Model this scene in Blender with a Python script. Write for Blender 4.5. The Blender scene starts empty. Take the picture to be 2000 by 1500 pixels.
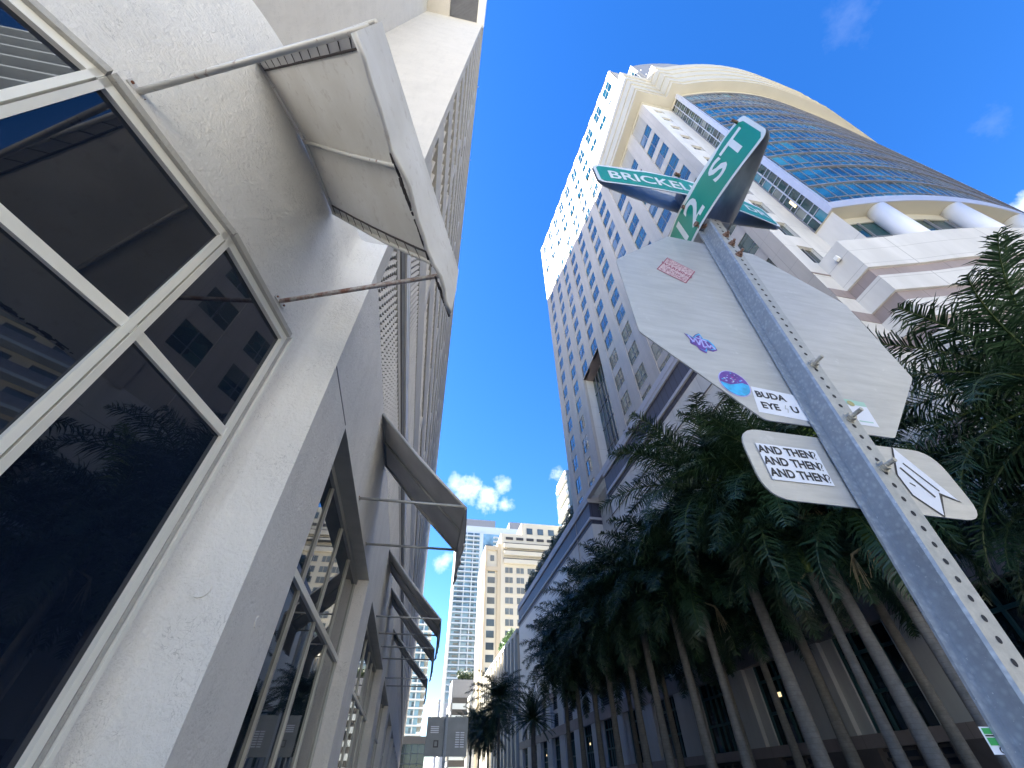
import bpy, math, random
from mathutils import Vector, Matrix
random.seed(7)
sc = bpy.context.scene
col = sc.collection
R = math.radians

# ---------------------------------------------------------------- camera
FPX = 803.0
CAMR = [[0.9824098823909759, -0.12392713476028426, -0.13968854015507093],
        [-0.18644072355641444, -0.693078803229765, -0.6963344233293061],
        [-0.010520436317433813, 0.7101294514267823, -0.7039925302416126]]
CAMP = Vector((0, 0, 1.6))
_v = Matrix(CAMR)
cam = bpy.data.cameras.new('camera'); cam.sensor_width = 36.0; cam.lens = 36.0 * FPX / 2000.0
cam.clip_start = 0.02; cam.clip_end = 5000
co = bpy.data.objects.new('camera', cam); col.objects.link(co)
# columns of the matrix: camera x, y, z (camera looks along -z)
m4 = _v.to_4x4(); m4.translation = CAMP
co.matrix_world = m4
sc.camera = co

# ---------------------------------------------------------------- sky, sun, exposure
SUN_AZ, SUN_EL = R(-65), R(40)      # azimuth from +Y towards +X
SKY_STRENGTH = 0.0545
w = bpy.data.worlds.new('World'); sc.world = w; w.use_nodes = True
nt = w.node_tree; nt.nodes.clear()
out = nt.nodes.new('ShaderNodeOutputWorld'); bg = nt.nodes.new('ShaderNodeBackground')
sky = nt.nodes.new('ShaderNodeTexSky'); sky.sky_type = 'NISHITA'; sky.sun_disc = False
sky.sun_elevation = SUN_EL; sky.sun_rotation = SUN_AZ
sky.air_density = 1.0; sky.dust_density = 0.15; sky.ozone_density = 3.0
bg.inputs['Strength'].default_value = SKY_STRENGTH
def camdir(px, py):
    v = _v @ Vector((px - 1000, 750 - py, -FPX)); return v.normalized()
def wm(op, a, b=None, clamp=False):
    n = nt.nodes.new('ShaderNodeMath'); n.operation = op; n.use_clamp = clamp
    for i, q in enumerate((a, b)):
        if q is None: continue
        if isinstance(q, (int, float)): n.inputs[i].default_value = q
        else: nt.links.new(q, n.inputs[i])
    return n.outputs[0]
tcw = nt.nodes.new('ShaderNodeTexCoord')
hs = nt.nodes.new('ShaderNodeHueSaturation'); hs.inputs['Saturation'].default_value = 1.33; hs.inputs['Hue'].default_value = 0.512
nt.links.new(sky.outputs[0], hs.inputs['Color'])
nz = nt.nodes.new('ShaderNodeTexNoise'); nz.inputs['Scale'].default_value = 26; nz.inputs['Detail'].default_value = 7
nz.inputs['Roughness'].default_value = 0.62
nt.links.new(tcw.outputs['Generated'], nz.inputs['Vector'])
# clouds in the sky at fixed compass directions: (azimuth, elevation) from directions, angular radius, density
CL = [((915, 955), 0.036, .8), ((955, 972), 0.034, .8), ((890, 945), 0.026, .55), ((978, 950), 0.022, .6), ((1090, 928), 0.022, .8), ((868, 1098), 0.022, .65),
      ((985, 985), 0.02, .7), ((1668, 38), 0.04, .045), ((1935, 240), 0.025, .05), ((2010, 405), 0.03, .9), 
      ((500, 3300), 0.35, .8), ((-1500, 900), 0.3, .7), ((2600, 900), 0.16, .7)]
tot = None
for (p, r, d) in CL:
    D = camdir(*p)
    vm = nt.nodes.new('ShaderNodeVectorMath'); vm.operation = 'DISTANCE'
    nt.links.new(tcw.outputs['Generated'], vm.inputs[0]); vm.inputs[1].default_value = D
    q = wm('DIVIDE', vm.outputs['Value'], r)
    q = wm('SUBTRACT', 1.0, q)                 # 1 in the middle, 0 on the rim
    q = wm('MULTIPLY', q, 0.95)
    nn = wm('SUBTRACT', nz.outputs[0], 0.5); nn = wm('MULTIPLY', nn, 2.9)
    q = wm('ADD', q, nn)
    edge = wm('SUBTRACT', 1.6, wm('DIVIDE', vm.outputs['Value'], r)); edge = wm('MULTIPLY', edge, 2.0, True)
    q = wm('MULTIPLY', wm('MULTIPLY', q, 1.0, True), edge)
    q = wm('MULTIPLY', q, d)
    tot = q if tot is None else wm('MAXIMUM', tot, q)
mx = nt.nodes.new('ShaderNodeMix'); mx.data_type = 'RGBA'
nt.links.new(tot, mx.inputs[0]); nt.links.new(hs.outputs[0], mx.inputs[6]); mx.inputs[7].default_value = (4.2, 4.5, 5.0, 1)
nt.links.new(mx.outputs[2], bg.inputs['Color']); nt.links.new(bg.outputs[0], out.inputs[0])

sl = bpy.data.lights.new('sun', 'SUN'); sl.energy = 5.0; sl.angle = R(0.5); sl.color = (1.0, 0.93, 0.80)
so = bpy.data.objects.new('sun', sl); col.objects.link(so)
sd = Vector((math.sin(SUN_AZ) * math.cos(SUN_EL), math.cos(SUN_AZ) * math.cos(SUN_EL), math.sin(SUN_EL)))
so.rotation_euler = sd.to_track_quat('Z', 'Y').to_euler(); so.location = (0, 0, 60)

sc.view_settings.view_transform = 'Standard'; sc.view_settings.look = 'None'
sc.view_settings.exposure = 2.98; sc.view_settings.gamma = 1.0
sc.cycles.max_bounces = 8; sc.cycles.diffuse_bounces = 4

# ---------------------------------------------------------------- materials
class NT:
    def __init__(s, name):
        s.m = bpy.data.materials.new(name); s.m.use_nodes = True; s.t = s.m.node_tree
        s.b = s.t.nodes['Principled BSDF']; s.tc = s.t.nodes.new('ShaderNodeTexCoord')
    def n(s, ty, **k):
        q = s.t.nodes.new(ty)
        for a, b in k.items(): setattr(q, a, b)
        return q
    def l(s, a, b): s.t.links.new(a, b)
    def math(s, op, a, b=None, clamp=False):
        q = s.n('ShaderNodeMath', operation=op, use_clamp=clamp)
        for i, v in enumerate((a, b)):
            if v is None: continue
            if isinstance(v, (int, float)): q.inputs[i].default_value = v
            else: s.l(v, q.inputs[i])
        return q.outputs[0]
    def noise(s, scale, detail=4, rough=.55, vec=None, dist=0.0):
        q = s.n('ShaderNodeTexNoise'); q.inputs['Scale'].default_value = scale; q.inputs['Detail'].default_value = detail
        q.inputs['Roughness'].default_value = rough; q.inputs['Distortion'].default_value = dist
        s.l(vec or s.tc.outputs['Object'], q.inputs['Vector']); return q.outputs[0]
    def mapped(s, sc_):
        q = s.n('ShaderNodeMapping'); q.inputs['Scale'].default_value = sc_; s.l(s.tc.outputs['Object'], q.inputs[0]); return q.outputs[0]
    def mix(s, f, a, b, mode='MIX'):
        q = s.n('ShaderNodeMix', data_type='RGBA', blend_type=mode)
        if isinstance(f, (int, float)): q.inputs[0].default_value = f
        else: s.l(f, q.inputs[0])
        for i, v in ((6, a), (7, b)):
            if isinstance(v, tuple): q.inputs[i].default_value = v + (1,) if len(v) == 3 else v
            else: s.l(v, q.inputs[i])
        return q.outputs[2]
    def ramp(s, f, lo, hi):
        q = s.n('ShaderNodeMapRange'); q.inputs[1].default_value = lo; q.inputs[2].default_value = hi; s.l(f, q.inputs[0]); return q.outputs[0]
    def bump(s, h, st=.3, dist=.01, prev=None):
        q = s.n('ShaderNodeBump'); q.inputs['Strength'].default_value = st; q.inputs['Distance'].default_value = dist; s.l(h, q.inputs['Height'])
        if prev is not None: s.l(prev, q.inputs['Normal'])
        s.l(q.outputs[0], s.b.inputs['Normal']); return q.outputs[0]
    def set(s, **k):
        for a, v in k.items():
            i = s.b.inputs[a.replace('_', ' ')]
            if isinstance(v, (int, float)): i.default_value = v
            elif isinstance(v, tuple): i.default_value = v + (1,) if len(v) == 3 else v
            else: s.l(v, i)
    def joints(s, w, h, t=.02, oy=0., oz=0.):
        sp = s.n('ShaderNodeSeparateXYZ'); s.l(s.tc.outputs['Object'], sp.inputs[0])
        a = s.math('ADD', sp.outputs[0], sp.outputs[1]); a = s.math('ADD', a, oy)
        z = s.math('ADD', sp.outputs[2], oz)
        ja = s.math('LESS_THAN', s.math('FRACT', s.math('DIVIDE', a, w)), t / w)
        jz = s.math('LESS_THAN', s.math('FRACT', s.math('DIVIDE', z, h)), t / h)
        return s.math('MAXIMUM', ja, jz)
def plain(name, c, rough=.6, metal=0., var=.12, vs=3., bump=0., bs=60., spec=None):
    k = NT(name); n = k.noise(vs, 5)
    d = tuple(x * (1 - var) for x in c); u = tuple(min(1, x * (1 + var)) for x in c)
    k.set(Base_Color=k.mix(k.ramp(n, .3, .7), d, u), Roughness=rough, Metallic=metal)
    if bump: k.bump(k.noise(bs, 4), bump, .01)
    if spec is not None: k.set(Specular_IOR_Level=spec)
    return k.m
def stucco(name, c, st=.5, dirt=.1, streak=True):
    k = NT(name)
    big = k.noise(.9, 5); mid = k.noise(5, 6, .65)
    sk = k.noise(1.0, 6, .7, k.mapped((3.5, 3.5, .5)))
    base = k.mix(k.ramp(big, .35, .7), tuple(x * (1 - dirt) for x in c), c)
    base = k.mix(k.math('MULTIPLY', k.ramp(sk, .50, .72), .30), base, tuple(x * .72 for x in c))
    base = k.mix(k.math('MULTIPLY', k.ramp(mid, .62, .8), .25), base, tuple(x * .78 for x in c))
    # worm-like trowel marks
    wv = k.noise(9, 3, .5, None, 2.2)
    wl = k.math('LESS_THAN', k.math('ABSOLUTE', k.math('SUBTRACT', wv, .5)), .009)
    wmk = k.math('MULTIPLY', wl, k.ramp(k.noise(3.1, 3), .46, .58))
    base = k.mix(k.math('MULTIPLY', wmk, .5), base, tuple(x * .45 for x in c))
    base = k.mix(k.math('MULTIPLY', k.ramp(k.noise(55, 5, .7), .52, .68), .18), base, tuple(x * .62 for x in c))
    k.set(Base_Color=base, Roughness=.85)
    h = k.math('ADD', k.math('MULTIPLY', k.noise(38, 6, .68), .6), k.math('MULTIPLY', k.noise(11, 5, .6, None, 1.2), .9))
    h = k.math('SUBTRACT', h, k.math('MULTIPLY', wmk, .4))
    k.bump(h, st, .04)
    return k.m
def panelled(name, c, w, h, t=.03, dark=.55, rough=.6, oy=0., oz=0., var=.06):
    k = NT(name); j = k.joints(w, h, t, oy, oz)
    sk = k.noise(.6, 5, .6, k.mapped((1.5, 1.5, .25)))
    base = k.mix(k.ramp(sk, .35, .7), tuple(x * (1 - var * 2) for x in c), tuple(x * (1 + var) for x in c))
    k.set(Base_Color=k.mix(j, base, tuple(x * dark for x in c)), Roughness=rough)
    return k.m
def glass(name, c, rough=.03, ior=1.6, wob=.0, metal=0., var=.3, vs=.35):
    k = NT(name); n = k.noise(vs, 2)
    k.set(Base_Color=k.mix(k.ramp(n, .35, .65), tuple(x * (1 - var) for x in c), tuple(x * (1 + var) for x in c)), Roughness=rough, IOR=ior, Metallic=metal)
    if wob: k.bump(k.noise(.8, 2), wob, .02)
    return k.m
M = {}
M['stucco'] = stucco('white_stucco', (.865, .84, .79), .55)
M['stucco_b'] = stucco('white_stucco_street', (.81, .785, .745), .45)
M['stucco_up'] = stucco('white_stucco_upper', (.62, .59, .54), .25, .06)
M['frame'] = plain('painted_white_aluminium', (.78, .765, .70), .38, 0, .05, 2)
M['frame_dark'] = plain('grey_window_gasket', (.16, .16, .16), .6)
M['frame_grey'] = plain('grey_aluminium', (.42, .42, .40), .4, .3)
M['trim'] = stucco('stained_trim', (.56, .54, .49), .5, .2)
M['glass_near'] = glass('dark_tinted_glass', (.006, .011, .024), .012, 1.62, .0, 0, .3)
M['glass_street'] = glass('street_window_glass', (.01, .014, .02), .015, 1.75, .02, 0, .3)
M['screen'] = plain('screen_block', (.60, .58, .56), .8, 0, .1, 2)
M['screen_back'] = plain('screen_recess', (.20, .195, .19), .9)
M['louvre_grey'] = plain('grey_louvre', (.24, .25, .28), .6)
M['white_paint'] = plain('white_paint', (.85, .84, .80), .5, 0, .04)
k = NT('awning_canvas'); n1 = k.noise(2.2, 5); n2 = k.noise(9, 6, .7)
c_ = k.mix(k.ramp(n1, .35, .7), (.74, .71, .65), (.84, .82, .78)); c_ = k.mix(k.math('MULTIPLY', k.ramp(n2, .56, .74), .5), c_, (.42, .36, .29))
k.set(Base_Color=c_, Roughness=.7); k.bump(k.noise(3, 3, .5, None, .6), .35, .03)
k.b.inputs['Transmission Weight'].default_value = 0
M['canvas'] = k.m
k = NT('awning_canvas_grey'); n1 = k.noise(2.2, 5)
k.set(Base_Color=k.mix(k.ramp(n1, .3, .7), (.50, .49, .49), (.64, .62, .61)), Roughness=.7); M['canvas_g'] = k.m
k = NT('weathered_tube'); n1 = k.noise(14, 5, .7)
k.set(Base_Color=k.mix(k.ramp(n1, .60, .70), (.66, .64, .60), (.26, .13, .09)), Roughness=.45, Metallic=.15); M['tube'] = k.m
k = NT('rusty_tube'); n1 = k.noise(9, 5, .7)
k.set(Base_Color=k.mix(k.ramp(n1, .40, .62), (.58, .56, .53), (.28, .14, .10)), Roughness=.5, Metallic=.15); M['tube_r'] = k.m
M['rope'] = plain('dark_lacing', (.06, .05, .05), .8)
M['rust'] = plain('rust', (.22, .08, .04), .9, 0, .4, 40)
# opposite tower
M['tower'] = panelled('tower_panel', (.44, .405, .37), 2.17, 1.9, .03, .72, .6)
M['tower_sun'] = panelled('tower_panel_sunlit', (.33, .315, .29), 2.17, 1.9, .03, .75, .6)  # sunlit copy of the tower panel, colour darkened to offset direct sun
M['tower_white'] = panelled('tower_white_panel', (.64, .62, .59), 2.4, 3.8, .035, .6, .55)
M['taupe'] = panelled('taupe_stone', (.30, .25, .245), 1.6, 6, .03, .7, .6)
M['cornice'] = plain('cornice_cream', (.43, .405, .34), .6, 0, .05, .5)
M['base_panel'] = panelled('base_panel', (.62, .605, .58), 3.3, 1.45, .03, .6, .55)
k = NT('navy_louvre_band'); sp = k.n('ShaderNodeSeparateXYZ'); k.l(k.tc.outputs['Object'], sp.inputs[0])
f_ = k.math('FRACT', k.math('DIVIDE', k.math('ADD', sp.outputs[0], sp.outputs[1]), .9))
k.set(Base_Color=k.mix(k.math('LESS_THAN', f_, .12), (.045, .05, .085), (.025, .028, .05)), Roughness=.5); M['navy'] = k.m
M['band_cap'] = plain('band_cap', (.42, .42, .46), .6, 0, .05, .5)
M['win_teal'] = glass('tower_window_glass', (.010, .045, .052), .02, 1.9, .0, 0, .55, .33)
M['win_slit'] = glass('end_window_glass', (.012, .045, .05), .03, 1.6, .0, 0, .5, .5)
M['win_blind'] = glass('tower_window_blind', (.13, .15, .14), .1, 1.9, .0, 0, .3, .5)
M['win_far'] = glass('tower_window_glass_sunlit', (.004, .030, .036), .05, 1.4, .0, 0, .4, .5)  # glass of the sunlit storeys, darker copy to offset direct sun
M['curtain'] = glass('curtain_glass', (.010, .085, .16), .03, 2.1, .0, 0, .7, .42)
M['curtain_pale'] = glass('curtain_glass_pale', (.03, .17, .24), .04, 1.8, .0, 0, .3, .42)  # paler glass for scattered panes
M['mullion'] = plain('grey_mullion', (.22, .22, .24), .45, .3)
M['metal_edge'] = plain('pale_metal_edge', (.50, .52, .60), .4, .35, .04)
M['column'] = plain('white_column', (.74, .75, .80), .45, 0, .03, .3)
M['louvre_dark'] = plain('dark_louvre', (.03, .035, .055), .5)
M['podium'] = panelled('podium_panel', (.60, .59, .575), 4.35, 3.0, .04, .6, .6)
M['podium_low'] = panelled('podium_lower_panel', (.56, .56, .56), 4.35, 20, .04, .6, .6)
M['dark_stone'] = plain('dark_stone', (.12, .10, .10), .6)
M['win_dark'] = glass('podium_window_glass', (.008, .02, .03), .03, 1.6)
M['teal_frame'] = plain('teal_window_frame', (.03, .09, .10), .4)
# sign post
k = NT('galvanised_steel'); vo = k.n('ShaderNodeTexVoronoi'); vo.inputs['Scale'].default_value = 95; k.l(k.tc.outputs['Object'], vo.inputs['Vector'])
n1 = k.noise(60, 5, .7); n0 = k.noise(9, 4)
g0 = k.mix(k.ramp(n1, .3, .7), (.13, .155, .19), (.27, .30, .34)); g0 = k.mix(k.math('MULTIPLY', k.ramp(n0, .4, .7), .4), g0, (.11, .14, .19))
g0 = k.mix(k.math('MULTIPLY', k.ramp(vo.outputs['Distance'], .0, .5), .55), (.40, .43, .47), g0)
g0 = k.mix(k.math('MULTIPLY', k.ramp(k.noise(210, 3, .6), .66, .74), .6), g0, (.78, .8, .82))
k.set(Base_Color=g0, Roughness=.55, Metallic=.35); k.bump(n1, .25, .003); M['galv'] = k.m
k = NT('galvanised_web_lit'); n1 = k.noise(60, 5, .7)
k.set(Base_Color=k.mix(k.ramp(n1, .3, .7), (.34, .35, .35), (.48, .48, .47)), Roughness=.5, Metallic=.4); M['galv_web'] = k.m  # paler copy of the post steel: light on the web put into colour
k = NT('bare_aluminium'); s1 = k.noise(6, 6, .7, k.mapped((1.2, 1, 9))); s2 = k.noise(7, 5, .6); s3 = k.noise(60, 4, .7, k.mapped((1, 1, 12)))
a0 = k.mix(k.ramp(s1, .3, .72), (.48, .482, .485), (.60, .60, .60)); a0 = k.mix(k.math('MULTIPLY', k.ramp(s3, .6, .75), .2), a0, (.36, .35, .34))
a0 = k.mix(k.math('MULTIPLY', k.ramp(k.noise(22, 5, .7), .63, .7), .2), a0, (.85, .85, .84))
k.set(Base_Color=a0, Metallic=.85, Roughness=k.ramp(s2, -.9, 1.7)); k.bump(s2, .08, .004); M['alu'] = k.m
M['sign_green'] = plain('green_sheeting', (.003, .27, .19), .35, 0, .12, 3)
M['sign_white'] = plain('white_sheeting', (.72, .75, .76), .4, 0, .06, 8)
M['plate_back'] = plain('sign_plate_metal', (.46, .465, .47), .45, .3, .35, 9)
M['bolt'] = plain('rusty_bolt', (.26, .16, .12), .6, .5, .5, 120)
M['bolt_z'] = plain('zinc_bolt', (.5, .48, .43), .4, .8, .3, 120)
M['hole'] = plain('hole_shadow', (.035, .035, .04), .9)
M['st_white'] = plain('sticker_white', (.80, .81, .86), .5, 0, .03)
M['st_black'] = plain('sticker_black', (.02, .02, .025), .5)
M['st_red'] = plain('sticker_maroon', (.28, .06, .11), .5)
M['st_pink'] = plain('sticker_pink', (.58, .44, .46), .5, 0, .25, 160)
M['st_purple'] = plain('sticker_purple', (.13, .05, .32), .5, 0, .3, 60)
M['st_cyan'] = plain('sticker_cyan', (.04, .42, .75), .5, 0, .3, 60)
M['st_lilac'] = plain('sticker_lilac', (.42, .42, .85), .5, 0, .3, 60)
M['st_mag'] = plain('sticker_magenta', (.6, .05, .35), .5)
M['st_green'] = plain('sticker_green', (.05, .38, .10), .5)
M['st_mint'] = plain('sticker_mint', (.38, .62, .52), .5)
M['st_gold'] = plain('sticker_gold', (.42, .38, .16), .5)
# vegetation
def leafmat(name, a, b):
    k = NT(name); n = k.noise(1.3, 4, .6); k.set(Base_Color=k.mix(k.ramp(n, .3, .7), a, b), Roughness=.42)
    return k.m
M['palm'] = leafmat('palm_leaflet', (.014, .038, .018), (.030, .068, .030))
M['rachis'] = leafmat('palm_rachis', (.03, .055, .018), (.07, .10, .03))
M['palm_bright'] = leafmat('palm_leaflet_fresh', (.10, .17, .03), (.16, .24, .05))
M['leaf'] = leafmat('shrub_leaf', (.045, .10, .03), (.10, .19, .05))
M['leaf_dark'] = leafmat('dark_leaf', (.03, .05, .02), (.06, .09, .03))
k = NT('palm_trunk'); sp = k.n('ShaderNodeSeparateXYZ'); k.l(k.tc.outputs['Object'], sp.inputs[0])
rg = k.math('FRACT', k.math('ADD', k.math('MULTIPLY', sp.outputs[2], 7.5), k.math('MULTIPLY', k.noise(3, 3), .5)))
t0 = k.mix(k.ramp(k.noise(4, 5, .7), .3, .7), (.13, .12, .105), (.24, .22, .20)); t0 = k.mix(k.math('MULTIPLY', k.math('LESS_THAN', rg, .12), .75), t0, (.14, .125, .11))
k.set(Base_Color=t0, Roughness=.85); k.bump(k.noise(30, 4), .3, .01); M['trunk'] = k.m
M['shaft'] = plain('palm_crownshaft', (.13, .19, .05), .5, 0, .3, 1.5)
M['dry'] = plain('dry_flower_stalk', (.34, .28, .17), .8, 0, .2, 8)
# ground
k = NT('asphalt'); k.set(Base_Color=k.mix(k.noise(40, 6, .7), (.035, .035, .037), (.075, .074, .072)), Roughness=.85); k.bump(k.noise(120, 4), .3, .01); M['asphalt'] = k.m
M['pave'] = panelled('pavement_slabs', (.50, .47, .42), 1.5, 50, .015, .6, .8)
M['kerb'] = plain('kerb_stone', (.36, .35, .33), .8)
M['concrete'] = plain('pale_concrete', (.50, .48, .44), .9, 0, .1, .2)
M['grass'] = plain('planting_ground', (.05, .08, .03), .95)
M['line'] = plain('road_paint', (.7, .7, .66), .6)
# distant
M['beige'] = plain('beige_render', (.66, .60, .48), .75, 0, .04, .05)
M['beige_gold'] = plain('gold_render', (.58, .48, .34), .75, 0, .04, .05)
M['bl_white'] = plain('balcony_white_shaded', (.44, .50, .56), .6, 0, .03, .05)  # white with the blue cast of shaded fronts put into its colour
M['bl_side'] = plain('tower_side_white', (.52, .52, .49), .6, 0, .03, .05)
M['win_grey'] = glass('distant_window', (.08, .11, .13), .08, 1.6, 0, 0, .5, .08)
M['bl_glass'] = glass('balcony_glass', (.15, .27, .37), .1, 1.6, 0, 0, .45, .12)
M['roof_grey'] = plain('roof_screen_grey', (.20, .21, .24), .7)
M['garage'] = plain('garage_opening', (.06, .06, .065), .9)
M['behind'] = panelled('plain_tower_wall', (.52, .50, .47), 4, 3.4, .5, .5, .7)
M['sign_grey'] = plain('sign_back_grey', (.22, .23, .24), .5, .5, .1, 4)
M['lamp'] = plain('ceiling_light', (.9, .7, .4), .5)
M['lamp'].node_tree.nodes['Principled BSDF'].inputs['Emission Color'].default_value = (1, .75, .4, 1)
M['lamp'].node_tree.nodes['Principled BSDF'].inputs['Emission Strength'].default_value = .2

# ---------------------------------------------------------------- builders
class MB:
    """collects faces with materials; build() links them as one mesh object, coordinates relative to its parent's base"""
    def __init__(s): s.v = []; s.f = []; s.m = []; s.ms = []
    def mi(s, m):
        if m not in s.ms: s.ms.append(m)
        return s.ms.index(m)
    def face(s, pts, m):
        i = len(s.v); s.v += [tuple(p) for p in pts]; s.f.append(tuple(range(i, i + len(pts)))); s.m.append(s.mi(m))
    def mesh(s, vs, fs, m):
        i = len(s.v); s.v += [tuple(p) for p in vs]; k = s.mi(m)
        for f in fs: s.f.append(tuple(i + a for a in f)); s.m.append(k)
    def box(s, x0, x1, y0, y1, z0, z1, m, rot=0, piv=None):
        x0, x1 = min(x0, x1), max(x0, x1); y0, y1 = min(y0, y1), max(y0, y1); z0, z1 = min(z0, z1), max(z0, z1)
        P = [(x, y, z) for z in (z0, z1) for x, y in ((x0, y0), (x1, y0), (x1, y1), (x0, y1))]
        if rot:
            cx, cy = piv if piv else ((x0 + x1) / 2, (y0 + y1) / 2); c, t = math.cos(rot), math.sin(rot)
            P = [(cx + (x - cx) * c - (y - cy) * t, cy + (x - cx) * t + (y - cy) * c, z) for x, y, z in P]
        s.mesh(P, [(0, 3, 2, 1), (4, 5, 6, 7), (0, 1, 5, 4), (1, 2, 6, 5), (2, 3, 7, 6), (3, 0, 4, 7)], m)
    def bar(s, a, b, w, h, m, up=(0, 0, 1)):
        a = Vector(a); b = Vector(b); d = (b - a).normalized(); u = Vector(up)
        if abs(d.dot(u)) > .99: u = Vector((1, 0, 0))
        r = d.cross(u).normalized(); u = r.cross(d).normalized()
        P = [q + r * (w / 2 * i) + u * (h / 2 * j) for q in (a, b) for i, j in ((-1, -1), (1, -1), (1, 1), (-1, 1))]
        s.mesh(P, [(0, 1, 2, 3), (7, 6, 5, 4), (0, 4, 5, 1), (1, 5, 6, 2), (2, 6, 7, 3), (3, 7, 4, 0)], m)
    def tube(s, pts, r, m, n=10, cap=True):
        pts = [Vector(p) for p in pts]; rs = r if isinstance(r, (list, tuple)) else [r] * len(pts)
        rings = []; pu = None
        for i, p in enumerate(pts):
            d = (pts[min(i + 1, len(pts) - 1)] - pts[max(i - 1, 0)]).normalized()
            u = pu if pu is not None else (Vector((0, 0, 1)) if abs(d.z) < .95 else Vector((1, 0, 0)))
            x = d.cross(u).normalized(); u = x.cross(d).normalized(); pu = u
            rings.append([p + (x * math.cos(2 * math.pi * j / n) + u * math.sin(2 * math.pi * j / n)) * rs[i] for j in range(n)])
        vs = [q for rg_ in rings for q in rg_]; fs = []
        for i in range(len(pts) - 1):
            for j in range(n):
                fs.append((i * n + j, i * n + (j + 1) % n, (i + 1) * n + (j + 1) % n, (i + 1) * n + j))
        if cap: fs.append(tuple(range(n))[::-1]); fs.append(tuple((len(pts) - 1) * n + j for j in range(n)))
        s.mesh(vs, fs, m)
    def prism(s, poly, z0, z1, m, top=True, bottom=True):
        n = len(poly); s.mesh([(x, y, z0) for x, y in poly] + [(x, y, z1) for x, y in poly],
                              [(i, (i + 1) % n, n + (i + 1) % n, n + i) for i in range(n)] + ([tuple(range(n))[::-1]] if bottom else []) + ([tuple(range(n, 2 * n))] if top else []), m)
    def build(s, name, parent=None, smooth=False, kind=None, label=None):
        me = bpy.data.meshes.new(name); off = Vector(parent_loc(parent)) if parent else Vector((0, 0, 0))
        me.from_pydata([tuple(Vector(v) - off) for v in s.v], [], s.f)
        for m in s.ms: me.materials.append(M[m])
        me.polygons.foreach_set('material_index', s.m)
        if smooth: me.polygons.foreach_set('use_smooth', [True] * len(s.f))
        me.update()
        o = bpy.data.objects.new(name, me); col.objects.link(o)
        if parent: o.parent = parent
        if kind: o['kind'] = kind
        if label: o['label'] = label
        return o
def parent_loc(p):
    v = Vector((0, 0, 0))
    while p: v += p.location; p = p.parent
    return v
def thing(name, label, cat, loc, group=None):
    o = bpy.data.objects.new(name, None); col.objects.link(o); o.location = loc; o.empty_display_size = .3
    o['label'] = label; o['category'] = cat
    if group: o['group'] = group
    return o
def struct(o): o['kind'] = 'structure'; return o
def copy_tree(o, parent=None):
    c = o.copy(); col.objects.link(c); c.parent = parent
    for ch in [q for q in o.children]: copy_tree(ch, c)
    return c
def text_mesh(txt, size, bold=.0, squeeze=1.0, align='CENTER'):
    cu = bpy.data.curves.new('t', 'FONT'); cu.body = txt; cu.size = size; cu.align_x = align; cu.align_y = 'CENTER'; cu.offset = bold; cu.resolution_u = 3
    o = bpy.data.objects.new('t', cu); col.objects.link(o)
    dg = bpy.context.evaluated_depsgraph_get(); dg.update()
    me = bpy.data.meshes.new_from_object(o.evaluated_get(dg))
    vs = [(v.co.x * squeeze, v.co.y) for v in me.vertices]; fs = [tuple(p.vertices) for p in me.polygons]
    bpy.data.objects.remove(o); bpy.data.meshes.remove(me); bpy.data.curves.remove(cu)
    return vs, fs
def catmull(P, n=8):
    out_ = []
    for i in range(len(P) - 1):
        p0 = P[max(i - 1, 0)]; p1 = P[i]; p2 = P[i + 1]; p3 = P[min(i + 2, len(P) - 1)]
        for k_ in range(n):
            t = k_ / n
            out_.append(tuple(.5 * ((2 * b) + (-a + c) * t + (2 * a - 5 * b + 4 * c - d) * t * t + (-a + 3 * b - 3 * c + d) * t ** 3) for a, b, c, d in zip(p0, p1, p2, p3)))
    out_.append(P[-1]); return out_

# ================================================================ GROUND
g = MB(); g.face([(-1500, -1500, -.16), (1500, -1500, -.16), (1500, 1500, -.16), (-1500, 1500, -.16)], 'concrete'); struct(g.build('ground'))
g = MB(); g.box(2.2, 9.5, -6, 600, -.4, -.12, 'asphalt'); g.box(-200, 300, -13, -6, -.4, -.124, 'asphalt'); struct(g.build('road'))
g = MB()
g.box(-6, 2.0, -5.8, 600, -.4, 0, 'pave'); g.box(9.7, 20, 1.7, 600, -.4, 0, 'pave'); g.box(20, 60, 1.7, 9, -.4, 0, 'pave'); g.box(9.7, 90, -5.8, 1.7, -.4, -.002, 'pave')
struct(g.build('pavement'))
g = MB(); g.box(2.0, 2.2, -5.8, 600, -.4, .003, 'kerb'); g.box(9.5, 9.7, 1.7, 600, -.4, .003, 'kerb'); struct(g.build('kerb'))
g = MB()
for i in range(60): g.face([(5.8, i * 9 - 4, -.116), (5.95, i * 9 - 4, -.116), (5.95, i * 9, -.116), (5.8, i * 9, -.116)], 'line')
struct(g.build('road_marking'))

# ================================================================ LEFT BUILDING
LB = thing('office_building', 'white stucco building with dark bay window and slotted upper storeys', 'building', (-3, 3, 0))
PX = -1.2; YC = 3.13; HT = 42.0
J = (-1.63, 2.83); M2 = (-1.87, 1.85); M1 = (-2.31, .905); M0 = (-3.02, .20); MB_ = (-4.2, -.55)
wallpts = catmull([MB_, M0, M1, M2, J], 10)
ZH = 4.70
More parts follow.
